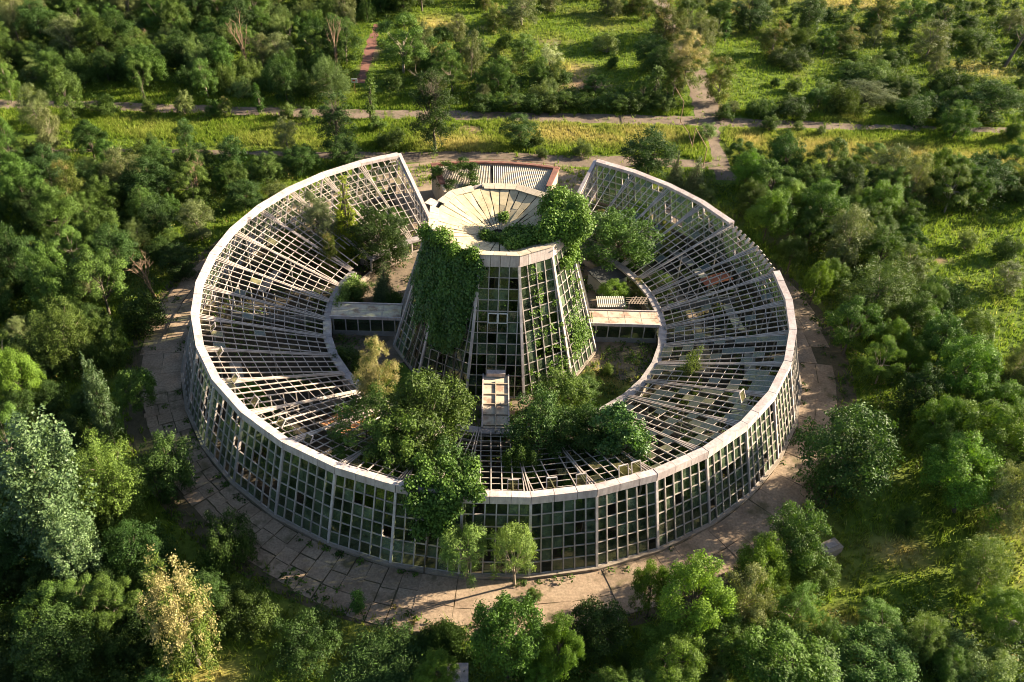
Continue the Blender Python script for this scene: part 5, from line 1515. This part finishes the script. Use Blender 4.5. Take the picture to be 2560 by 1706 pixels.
def build_ivy():
    rng = np.random.RandomState(21)
    # blanket on the left front
    P, Nn = [], []
    while len(P) < 4300:
        d = rng.uniform(-80, -8); v = rng.uniform(.2, 1.07)
        # lower outline, in height, by direction
        low = np.interp(d, [-80, -68, -58, -46, -38, -30, -22, -14, -8], [.75, .52, .40, .46, .30, .26, .40, .52, .62]) + .16 * (vnoise(d * .22, 3.3) - .5) + .07 * (vnoise(d * .9, 7.0) - .5)
        hi = 1.07 if d < -14 else .98
        if v < low or v > hi: continue
        rt = np.interp(v, [.2, .45, .6, .8, 1.1], [-27, -20, -19, -14, -11]) + 3 * (vnoise(v * 14, 2.2) - .5)
        if d > rt: continue
        edge = min((v - low) / .10, (rt - d) / 5.0, (d + 78) / 8.0, 1.0)
        if rng.uniform() > .25 + .75 * edge or vnoise(d * .5, v * 16.0) > .52 + .5 * edge: continue
        lump = .12 + 1.25 * max(0, vnoise(d * .2 + 5, v * 8.0) - .25)
        p, n = tower_pt(d, min(v, 1.0), rng.uniform(.05, 1) * lump)
        if v > 1.0: p.z += (v - 1.0) * 12.7
        P.append(tuple(p)); Nn.append(tuple(n))
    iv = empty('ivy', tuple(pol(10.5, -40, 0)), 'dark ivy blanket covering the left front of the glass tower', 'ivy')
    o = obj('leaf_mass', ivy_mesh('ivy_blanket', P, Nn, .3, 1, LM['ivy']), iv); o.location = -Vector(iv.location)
    st = MB()
    for i in range(16):
        d = rng.uniform(-62, -18); path = []
        for k in range(7): path.append(tower_pt(max(-74, min(-16, d + rng.normal() * 2)), k / 6, .08)[0])
        st.tube(path, [.06 - .006 * k for k in range(7)], 4)
    o = st.obj('stems', M['bark'], iv); o.location = -Vector(iv.location)
    # tufts over the left rim
    P, Nn = [], []
    for (d, r, z, s, n) in ((-52, 6.9, 14.3, .8, 260), (-36, 7.2, 14.0, .55, 150), (-21, 7.1, 14.1, .5, 130), (-75, 7.3, 13.4, .7, 160)):
        for k in range(n):
            q = rng.normal(size=3); q /= np.linalg.norm(q)
            P.append(tuple(pol(r, d, z) + Vector(q) * s * rng.uniform(.5, 1))); Nn.append(tuple(q))
    o = obj('rim_tuft', ivy_mesh('ivy_tufts', P, Nn, .26, 2, LM['ivylight']), iv); o.location = -Vector(iv.location)
    # bush on the right of the rim
    P, Nn = [], []
    lob = []
    for k in range(34):
        d = rng.uniform(52, 112); r = rng.uniform(4.6, 8.2); z = 14.3 + rng.uniform(-.8, 1.9) * (1 - abs(d - 84) / 60)
        lob.append((pol(r, d, z), rng.uniform(.6, 1.15)))
    for k in range(13):           # spilling down outside
        d = rng.uniform(54, 96); z = rng.uniform(10.9, 13.6)
        v = (z - .2) / 12.7
        lob.append((tower_pt(d, v, .35)[0], rng.uniform(.45, .8) * (.45 + .55 * (z - 10.5) / 3.1)))
    for k in range(26):           # along the inside of the funnel, front right
        d = rng.uniform(8, 80); r = rng.uniform(1.2, 4.6)
        lob.append((pol(r, d, 11.9 + r * .31 + .25), rng.uniform(.4, .75)))
    for c, s in lob:
        for k in range(int(130 * s * s) + 20):
            q = rng.normal(size=3); q /= np.linalg.norm(q); q[2] = abs(q[2]) if q[2] < -.4 else q[2]
            P.append(tuple(c + Vector(q) * s * rng.uniform(.6, 1))); Nn.append(tuple(q))
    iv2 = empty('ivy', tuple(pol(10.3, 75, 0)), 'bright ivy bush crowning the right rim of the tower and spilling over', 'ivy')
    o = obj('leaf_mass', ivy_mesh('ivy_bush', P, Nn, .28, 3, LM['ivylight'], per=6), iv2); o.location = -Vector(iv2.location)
    P, Nn = [], []
    for (d, r, s) in ((-38, 1.9, .5), (-60, 1.6, .4), (170, 2.4, .28), (-20, 1.2, .35)):
        for k in range(int(300 * s)):
            q = rng.normal(size=3); q /= np.linalg.norm(q); q[2] = abs(q[2])
            P.append(tuple(pol(r, d, 12.0 + r * .31) + Vector(q) * s * rng.uniform(.5, 1))); Nn.append(tuple(q))
    o = obj('sprout', ivy_mesh('ivy_sprouts', P, Nn, .24, 4, LM['ivylight']), iv2); o.location = -Vector(iv2.location)
    # thin vine strands up the right-hand facets
    P, Nn = [], []
    for d, v0, v1, dens in ((19, .0, .35, 30), (24, .1, .7, 46), (31, .0, .92, 90), (37, .15, .6, 50), (42, .0, .8, 70), (50, .1, .55, 60), (55, .15, .5, 90), (60, .25, .6, 110), (66, .3, .85, 70), (71, .4, .8, 40), (27, .72, 1., 40)):
        for k in range(int(dens * .32)):
            v = rng.uniform(v0, v1)
            p, n = tower_pt(d + rng.normal() * .8 + 1.2 * math.sin(v * 9 + d), v, rng.uniform(.05, .28))
            P.append(tuple(p)); Nn.append(tuple(n))
    for k in range(220):
        d = 62 + rng.normal() * 5; v = .28 + rng.normal() * .06
        p, n = tower_pt(min(74, max(46, d)), min(.5, max(.1, v)), rng.uniform(.05, .5)); P.append(tuple(p)); Nn.append(tuple(n))
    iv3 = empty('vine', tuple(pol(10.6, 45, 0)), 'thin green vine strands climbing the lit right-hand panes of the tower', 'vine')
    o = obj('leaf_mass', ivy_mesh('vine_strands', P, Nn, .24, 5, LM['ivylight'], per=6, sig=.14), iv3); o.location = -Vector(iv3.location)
    # vine tumbling over the front parapet of the ring
    P, Nn = [], []
    for k in range(46):
        a = k / 60.0
        d = rng.normal(-8.6, 1.6) if k % 3 else rng.uniform(-13, -2)
        z = rng.uniform(4.4, 7.5) if k % 3 else rng.uniform(7.32, 7.9)
        r = 30.25 + .55 * rng.uniform() + (6.9 - z) * .22 if z < 7.3 else rng.uniform(26.8, 30.3)
        if abs(d + 8.6) > 2.4: z = max(z, 6.8)
        s = rng.uniform(.3, .62)
        c = pol(r, d, z)
        for q_ in range(int(150 * s)):
            q = rng.normal(size=3); q /= np.linalg.norm(q)
            P.append(tuple(c + Vector(q) * s * rng.uniform(.5, 1))); Nn.append(tuple(q))
    iv4 = empty('vine', tuple(pol(32.0, -10, 0)), 'leafy vine tumbling over the front parapet above the left weeping tree', 'vine')
    o = obj('leaf_mass', ivy_mesh('vine_fall', P, Nn, .27, 6, LM['elm'], per=5), iv4); o.location = -Vector(iv4.location)
    sm = MB(); sm.tube([pol(32.1, -10, 0), pol(31.2, -9.6, 3.6), pol(30.2, -10.2, 7.2)], [.07, .06, .04], 5)
    o = sm.obj('stem', M['bark'], iv4); o.location = -Vector(iv4.location)
    # vine on the inner coping at the left
    P, Nn = [], []
    for k in range(700):
        d = rng.uniform(-112, -92); z = rng.uniform(.3, 2.7); p = pol(17.1 - rng.uniform(0, .5), d, z); P.append(tuple(p)); Nn.append(tuple(-radial(d)))
    iv5 = empty('vine', tuple(pol(17.0, -102, 0)), 'pale vine hanging on the inner ring wall left of the tower', 'vine')
    o = obj('leaf_mass', ivy_mesh('vine_inner', P, Nn, .24, 8, LM['birch'], per=6), iv5); o.location = -Vector(iv5.location)
build_ivy()

# ------------------------------------------------------------------ trees and shrubs
CATS = dict(bush='bush', palebush='bush', darkbush='bush', juniper='bush', white='bush')
NAMES = dict(elm='leafy_tree', ash='broadleaf_tree', dark='dark_tree', deadtop='dark_tree', twig='bare_tree', slim='sapling', olive='grey_green_tree', olivedark='grey_green_tree', poplar='poplar_tree',
             lime='bright_tree', gold='yellowish_tree', goldtop='yellow_topped_tree', yellowtop='yellow_topped_tree', conifer='conifer', goldconifer='conifer', juniper='spiky_bush', bush='bush', palebush='pale_bush', darkbush='dark_bush', white='pale_bush', round='leafy_tree', feather='feathery_tree', birch='weeping_tree')
rngP = np.random.RandomState(77)
PLACED = []
LAND = []
hn = 0
ORD = ['first', 'second', 'third', 'fourth', 'fifth', 'sixth', 'seventh', 'eighth', 'ninth', 'tenth', 'eleventh', 'twelfth']
for (x, y, w, h, sp, lab, short) in TREES:
    if lab == 'HEDGE':
        lab = ORD[hn] + ' bush from the left in the roadside hedge left of the crossing path'; hn += 1
    grp = None
    plant_tree(sp, x, y, h, w, NAMES[sp], lab, CATS.get(sp, 'tree'), grp, rngP)
    PLACED.append((x, y, w / 2))
    if short: LAND.append((x, y, short))

def in_poly(x, y, poly):
    c = False
    j = len(poly) - 1
    for i in range(len(poly)):
        xi, yi = poly[i]; xj, yj = poly[j]
        if (yi > y) != (yj > y) and x < (xj - xi) * (y - yi) / (yj - yi) + xi: c = not c
        j = i
    return c
OPEN = [
    [(-66, 44), (-55, 50.5), (-34.7, 51.6), (-28, 50.8), (-27, 43.0), (-51, 40.5), (-64, 40)],
    [(-23.8, 52), (32.4, 54.5), (33, 43), (-10, 42.0), (-22.6, 42.1)],
    [(33.2, 55.5), (110, 60), (110, 46), (36, 44)],
    [(36, 60), (36, 110), (42, 97), (49, 92), (56, 77), (54, 68), (37, 64)],
    [(-16, 104), (2, 98), (26, 102), (26, 66), (12, 67), (-5.8, 84), (-13.6, 82)],
    [(54, 28), (75, 34), (75, 2), (57, 0), (52, 5), (51, 16)],
    [(37, -22.5), (49, -22), (47, -27), (30, -35), (26, -34), (31, -28)],
    [(-21.5, -38.5), (-4, -37.5), (-3, -44), (-21, -44)],
]
def seg_dist(px, py, a, b):
    ax, ay = a; bx, by = b
    t = max(0, min(1, ((px - ax) * (bx - ax) + (py - ay) * (by - ay)) / ((bx - ax) ** 2 + (by - ay) ** 2)))
    return math.hypot(px - ax - t * (bx - ax), py - ay - t * (by - ay))
def road_dist(x, y):
    return min(seg_dist(x, y, p[i], p[i + 1]) - w[i] / 2 for p, w, z in ROADS for i in range(len(p) - 1))
def cam_xy(x, y, z=1.0):
    d = Vector((x, y, z)) - Vector((.555, -75.543, 58.177))
    zz = d.dot(cf)
    return 1280 + 2217.6 * d.dot(cr) / zz, 853 - 2217.6 * d.dot(cu) / zz
# fill regions: polygon, spacing, species weights, height range, phrase
FILL = [
    ([(-118, 56), (-27, 57.5), (-26.5, 66), (-20, 90), (-16, 112), (-18, 134), (-130, 130)], 4.6, dict(elm=4, ash=2.5, feather=2, olive=1.6, dark=2, darkbush=2, palebush=1, bush=2, twig=.35), (4.5, 8.0), 'upper left wood'),
    ([(-20, 60), (28, 61.5), (28, 72), (6, 74), (-6, 84), (-20, 86)], 4.0, dict(elm=3, ash=2, bush=3, palebush=2, olive=1), (2.5, 5.5), 'roadside thicket'),
    ([(-14, 104), (30, 104), (30, 132), (-14, 132)], 7.0, dict(elm=2, olive=2, bush=2, gold=1), (3.5, 6.5), 'top centre'),
    ([(16, 66), (30.2, 62), (30.6, 110), (24, 110), (22, 80)], 5.0, dict(dark=2, gold=2, elm=2, darkbush=1), (4.5, 8), 'belt left of the crossing path'),
    ([(-92, 36), (-27, 34.5), (-33, 22), (-38, 5), (-38.5, -8), (-37.5, -14), (-64, -14), (-70, -10)], 3.9, dict(elm=4, ash=1.5, feather=1, dark=4, darkbush=3, bush=1.5, olive=.8), (3.0, 6.5), 'left wood'),
    ([(-37.5, -14), (-30, -27), (-22, -34), (-15, -40), (-19, -50), (-48, -46), (-64, -14)], 2.7, dict(dark=2.5, darkbush=7, elm=.7), (2.6, 4.6), 'shaded lower left wood'),  # mostly dark-leaved species: the deep shade here is put into leaf colour
    ([(36.2, 43), (52, 40), (62, 44), (84, 45), (84, 34), (58, 30), (52, 24), (50, 8), (54, -2), (66, -6), (60, -24), (40, -21), (37.5, -6), (38, 8), (37, 22), (30, 30), (28, 37)], 4.0, dict(elm=4, lime=2.5, ash=1.5, feather=1, dark=2, bush=1.5, olive=.7), (3.5, 7.0), 'right wood'),
    ([(36, 61), (120, 66), (135, 132), (40, 118), (57, 78), (55, 68), (40, 63)], 5.6, dict(bush=4, darkbush=3, palebush=1.5, elm=1.5, olive=1, dark=1), (1.8, 5.0), 'upper right meadow'),
    ([(-13, -39.5), (4, -38.6), (14, -36), (22, -33.5), (30, -30), (40, -36), (48, -34), (48, -46), (-13, -48)], 3.6, dict(elm=3, lime=2, bush=3, palebush=1, ash=1.5), (1.6, 4.2), 'lower right wood'),
]
LOOK = dict(feather='feathery pale tree', elm='leafy green tree', ash='light green tree', dark='dark green tree', darkbush='dark bush', bush='green bush', palebush='pale bush', olive='grey-green tree', twig='bare brown tree', lime='bright green tree', gold='yellowish tree')
SIZE = lambda h, lo, hi: 'small' if h < lo + (hi - lo) * .33 else ('tall' if h > lo + (hi - lo) * .7 else 'mid-sized')
used_labels = {}
fill_items = []
for poly, sp_, wt, (h0, h1), phrase in FILL:
    xs = [p[0] for p in poly]; ys = [p[1] for p in poly]
    keys = list(wt); pr = np.array([wt[k] for k in keys], float); pr /= pr.sum()
    y = min(ys)
    row = 0
    while y < max(ys):
        x = min(xs) + (row % 2) * sp_ / 2
        while x < max(xs):
            jx, jy = x + rngP.uniform(-.4, .4) * sp_, y + rngP.uniform(-.4, .4) * sp_
            x += sp_
            sp = keys[rngP.choice(len(keys), p=pr)]
            if not in_poly(jx, jy, poly) or any(in_poly(jx, jy, o) for o in OPEN): continue
            u, v = cam_xy(jx, jy)
            if u < -140 or u > 3000 or v < -260 or v > 1960: continue
            if (u > 2680 or v > 1800) and rngP.uniform() < .5: continue
            r = math.hypot(jx, jy)
            if r < 38.4 and not (-26 < math.degrees(math.atan2(jx, jy)) < 24): continue
            h = rngP.uniform(h0, h1) * (.62 if 'bush' in sp else 1.0)
            v0 = PROTO[sp][0]; w = min(h * (v0[1] / v0[0]) * rngP.uniform(.72, 1.2), 7.0)
            if road_dist(jx, jy) < w * .35: continue
            ovl = .36 if 'shaded' in phrase else .47
            if any(math.hypot(jx - a, jy - b) < (c + w / 2) * ovl for a, b, c in PLACED): continue
            PLACED.append((jx, jy, w / 2))
            fill_items.append((jx, jy, w, h, sp, phrase, SIZE(h / (.62 if 'bush' in sp else 1.0), h0, h1)))
        y += sp_ * .87
        row += 1
def where_to(x, y):
    a = cam_xy(x, y)
    best = sorted(LAND, key=lambda l: math.hypot(l[0] - x, l[1] - y))
    out = []
    for l in best[:6]:
        b = cam_xy(l[0], l[1])
        du, dv = a[0] - b[0], a[1] - b[1]
        if abs(du) > abs(dv) * 1.4: t = 'left of ' if du < 0 else 'right of '
        else: t = 'behind ' if dv < 0 else 'in front of '
        out.append(t + l[2])
    return out
for (x, y, w, h, sp, phrase, size) in fill_items:
    base = size + ' ' + LOOK[sp]
    wh = where_to(x, y)
    u, v = cam_xy(x, y)
    outside = u < 0 or u > 2560 or v < -60 or v > 1740
    lab = None
    for cand in [base + ' ' + a for a in wh[:3]] + [base + ' ' + a + ' and ' + c for a in wh[:3] for c in wh[1:5] if a != c]:
        if len(cand.split()) <= 16 and cand not in used_labels: lab = cand; break
    if lab is None:
        n = used_labels.get(base + phrase, 1); used_labels[base + phrase] = n + 1
        lab = (ORD[min(n, 11)] + ' ' + base + ' ' + wh[0])
    used_labels[lab] = 1
    plant_tree(sp, x, y, h, w, NAMES[sp], lab, CATS.get(sp, 'tree'), 'trees and shrubs of the ' + phrase, rngP)
print('hand', len(TREES), 'fill', len(fill_items))

# plants inside the glass houses
k = 0
for (d, r, h, w, sp, lab) in [
    (-20, 6.2, 8.0, 5.0, 'dark', 'dark plant filling the left front inside the tower'), (40, 5.5, 8.5, 5.0, 'elm', 'leafy plant behind the right front panes of the tower'),
    (5, 5.8, 6.0, 4.4, 'dark', 'dark plant behind the middle front panes of the tower'), (80, 6.0, 7.0, 4.5, 'elm', 'leafy plant behind the right side panes of the tower'), (-75, 6, 7.0, 4.5, 'dark', 'dark plant behind the left side panes of the tower'),
    (-29, 26.5, 5.0, 3.6, 'lime', 'bright plant behind the front left wall panes of the ring'), (-22, 27.0, 4.5, 3.4, 'lime', 'light green plant behind the front wall left of the vine'), (-60, 26.8, 3.6, 3.2, 'lime', 'light plant behind the left wall panes of the ring'),
    (-46, 27.0, 4.2, 3.2, 'bush', 'bushy plant behind the lower left wall panes'), (30, 26.5, 4.2, 3.6, 'dark', 'dark plant behind the front right wall panes'), (42, 26.0, 4.0, 3.4, 'bush', 'bushy plant behind the lit right wall panes'), (14, 26.5, 4.5, 3.2, 'dark', 'dark plant behind the wall right of the weeping trees'),
    (140, 27.0, 5.0, 4.0, 'lime', 'bright plant under the upper right ring roof beside the outer wall'), (128, 25.8, 4.4, 3.4, 'gold', 'yellowish plant under the upper right ring roof'), (-136, 26, 5.5, 4.2, 'elm', 'leafy plant under the upper left ring roof beside the end'), (-146, 22, 4.4, 4, 'elm', 'leafy plant inside the left ring end'),
    (148, 24, 3.6, 3.0, 'gold', 'yellowish plant inside the right ring end'), (-118, 27, 5.0, 3.6, 'ash', 'light plant under the left ring roof near the outer wall'), (116, 21.0, 2.6, 3.0, 'palebush', 'pale plant under the right ring roof near its inner edge')]:
    p = pol(r, d, 0)
    plant_tree(sp, p.x, p.y, h, w, 'glasshouse_plant', lab, 'plant', 'plants inside the glass houses', rngP)

# ------------------------------------------------------------------ ground cover (nobody could count it)
def grass():
    rng = np.random.RandomState(11)
    pts = []
    def area(x0, x1, y0, y1, n): 
        return np.stack([rng.uniform(x0, x1, n), rng.uniform(y0, y1, n)], -1)
    C = np.concatenate([area(-64, 86, -46, 45, 52000), area(-92, 110, 42, 62, 42000), area(-30, 135, 58, 135, 34000), area(-105, -25, 60, 125, 7000)])
    x, y = C[:, 0], C[:, 1]
    r = np.hypot(x, y); dg = np.degrees(np.arctan2(x, -y))
    d = Vector((0, 0, 0))
    X = np.stack([x - .555, y + 75.543, np.full_like(x, -58.177)], -1)
    zz = X @ np.array(cf); u = 1280 + 2217.6 * (X @ np.array(cr)) / zz; v = 853 - 2217.6 * (X @ np.array(cu)) / zz
    ok = (u > -60) & (u < 2620) & (v > -60) & (v < 1780)
    ok &= (r > 37.2) | ((r > 11.2) & (r < 17.1) & (dg > -30) & (dg < 82) & (fbm(x, y, 2.5) > .40)) | ((r > 36.0) & (rng.rand(len(x)) < .25)) | ((np.abs(dg) > 157) & (r > 33.0) & (r < 39) & (fbm(x, y, 2.2) > .58))
    rd = np.full(len(x), 99.0)
    for p, w, z in ROADS:
        for i in range(len(p) - 1):
            a, b = np.array(p[i]), np.array(p[i + 1])
            t = np.clip(((C - a) @ (b - a)) / ((b - a) @ (b - a)), 0, 1)
            q = a + t[:, None] * (b - a)
            rd = np.minimum(rd, np.hypot(x - q[:, 0], y - q[:, 1]) - max(w[i], w[i + 1]) / 2)
    ok &= (rd + 2.6 * (fbm(x, y, 3.0) - .52) > .05) | (rng.rand(len(x)) < .03)
    ok &= dirt_field(x, y) < rng.uniform(.2, .9, len(x))
    C = C[ok]
    return C
GP = grass()
def grass_mesh(C, per, seed):
    rng = np.random.RandomState(seed)
    n = len(C)
    dry = dry_field(C[:, 0], C[:, 1])
    hh = .28 + .45 * fbm(C[:, 0] + 11, C[:, 1] + 5, 4.0)
    b = np.repeat(C, per, 0) + rng.normal(size=(n * per, 2)) * .17
    h = np.repeat(hh, per) * rng.uniform(.5, 1.25, n * per)
    a = rng.uniform(0, 6.28, n * per); w = rng.uniform(.035, .075, n * per)
    lean = rng.normal(size=(n * per, 2)) * (h * .35)[:, None]
    V = np.zeros((n * per, 3, 3))
    V[:, 0, :2] = b + np.stack([np.cos(a), np.sin(a)], -1) * w[:, None]
    V[:, 1, :2] = b - np.stack([np.cos(a), np.sin(a)], -1) * w[:, None]
    V[:, 2, :2] = b + lean; V[:, 2, 2] = h
    F = np.arange(n * per * 3).reshape(-1, 3)
    A = np.zeros((n * per, 3))
    A[:, 0] = np.clip(np.repeat(dry, per) * rng.uniform(.5, 1.35, n * per) + (rng.rand(n * per) < .05) * .5, 0, 1)
    A[:, 1] = rng.rand(n * per) * .6 + .4 * np.repeat(fbm(C[:, 0], C[:, 1], 5.0), per)
    return np_mesh('grass', V.reshape(-1, 3), F, [M['grass']], {'fld': np.repeat(A, 3, 0)})
tag(obj('grass', grass_mesh(GP, 6, 12)), 'rough green and yellow grass over the ground between the trees', 'grass', kind='stuff')
print('grass tufts', len(GP))

def weeds():
    """low leafy undergrowth in the woods, in the beds of the ring and along the paving edges"""
    rng = np.random.RandomState(31)
    P = []
    def add(poly, n, hmin=.3, hmax=1.9, thr=.40):
        xs = [p[0] for p in poly]; ys = [p[1] for p in poly]
        k = 0
        while k < n:
            x, y = rng.uniform(min(xs), max(xs)), rng.uniform(min(ys), max(ys)); k += 1
            if not in_poly(x, y, poly) or any(in_poly(x, y, o) for o in OPEN): continue
            if math.hypot(x, y) < 37.3 and not abs(math.degrees(math.atan2(x, -y))) > 153: continue
            u, v = cam_xy(x, y)
            if not (-40 < u < 2600 and -40 < v < 1760): continue
            if fbm(np.array([x]), np.array([y]), 3.0)[0] < thr or road_dist(x, y) < .3: continue
            P.append((x, y, rng.uniform(hmin, hmax), .5))
    dens = [4200, 1500, 500, 500, 4200, 3600, 4600, 3000, 2200]
    for (poly, *_), n in zip(FILL, dens): add(poly, n * 2)
    for k in range(2600):                                   # beds inside the ring
        d = rng.uniform(-154, 154); r = rng.uniform(18.2, 30.4)
        if 22.2 < r < 24.4 and rng.rand() < .85: continue
        if fbm(np.array([d * .4]), np.array([r * .5]), 1.6)[0] < .45: continue
        p = pol(r, d, 0); P.append((p.x, p.y, rng.uniform(.2, .9), .45))
    for k in range(700):                                   # courtyard
        d = rng.uniform(-85, 85); r = rng.uniform(11.2, 17.0)
        if fbm(np.array([d * .3]), np.array([r]), 2.0)[0] < .5: continue
        p = pol(r, d, 0); P.append((p.x, p.y, rng.uniform(.15, .6), .4))
    for k in range(500):                                   # back of the courtyard
        d = rng.uniform(95, 270); r = rng.uniform(11.2, 17.0)
        if fbm(np.array([d * .25]), np.array([r]), 2.0)[0] < .52: continue
        p = pol(r, d, 0); P.append((p.x, p.y, rng.uniform(.15, .7), .45))
    for k in range(650):                                   # creeping in from the paving edges and joints
        d = rng.uniform(-150, 150); r = rng.choice([rng.normal(36.8, .6), rng.normal(32.4, .12), 33.9, 35.3], p=[.7, .24, .03, .03])
        if fbm(np.array([d * .3]), np.array([r]), 2.5)[0] < .48: continue
        p = pol(r, d, 0); P.append((p.x, p.y, rng.uniform(.1, .4), .3))
    for k in range(500):                                   # inside the tower
        d = rng.uniform(0, 360); r = 9.8 * math.sqrt(rng.rand()); p = pol(r, d, 0); P.append((p.x, p.y, rng.uniform(.4, 1.6), .5))
    P = np.array(P)
    per = 16
    n = len(P)
    c = np.repeat(P, per, 0)
    q = rng.normal(size=(n * per, 3))
    q[:, 2] = np.abs(q[:, 2])
    pos = np.stack([c[:, 0] + q[:, 0] * c[:, 3] * .6, c[:, 1] + q[:, 1] * c[:, 3] * .6, .04 + c[:, 2] * rng.rand(n * per) ** .7], -1)
    nn = q * .5 + np.array([0, 0, .9]) + rng.normal(size=(n * per, 3)) * .4
    lf = np.zeros((n * per, 3))
    lf[:, 0] = np.clip(np.repeat(rng.rand(n), per) * .6 + rng.rand(n * per) * .4, 0, 1)
    lf[:, 1] = np.repeat((rng.rand(n) < .06).astype(float), per)
    V, F, A = leaves(pos, nn, .22, rng, lf, .6)
    print('weeds', n)
    return np_mesh('undergrowth', V, F, [LM['weeds']], {'lf': A})
tag(obj('undergrowth', weeds()), 'low leafy undergrowth in the woods and garden beds', 'undergrowth', kind='stuff')
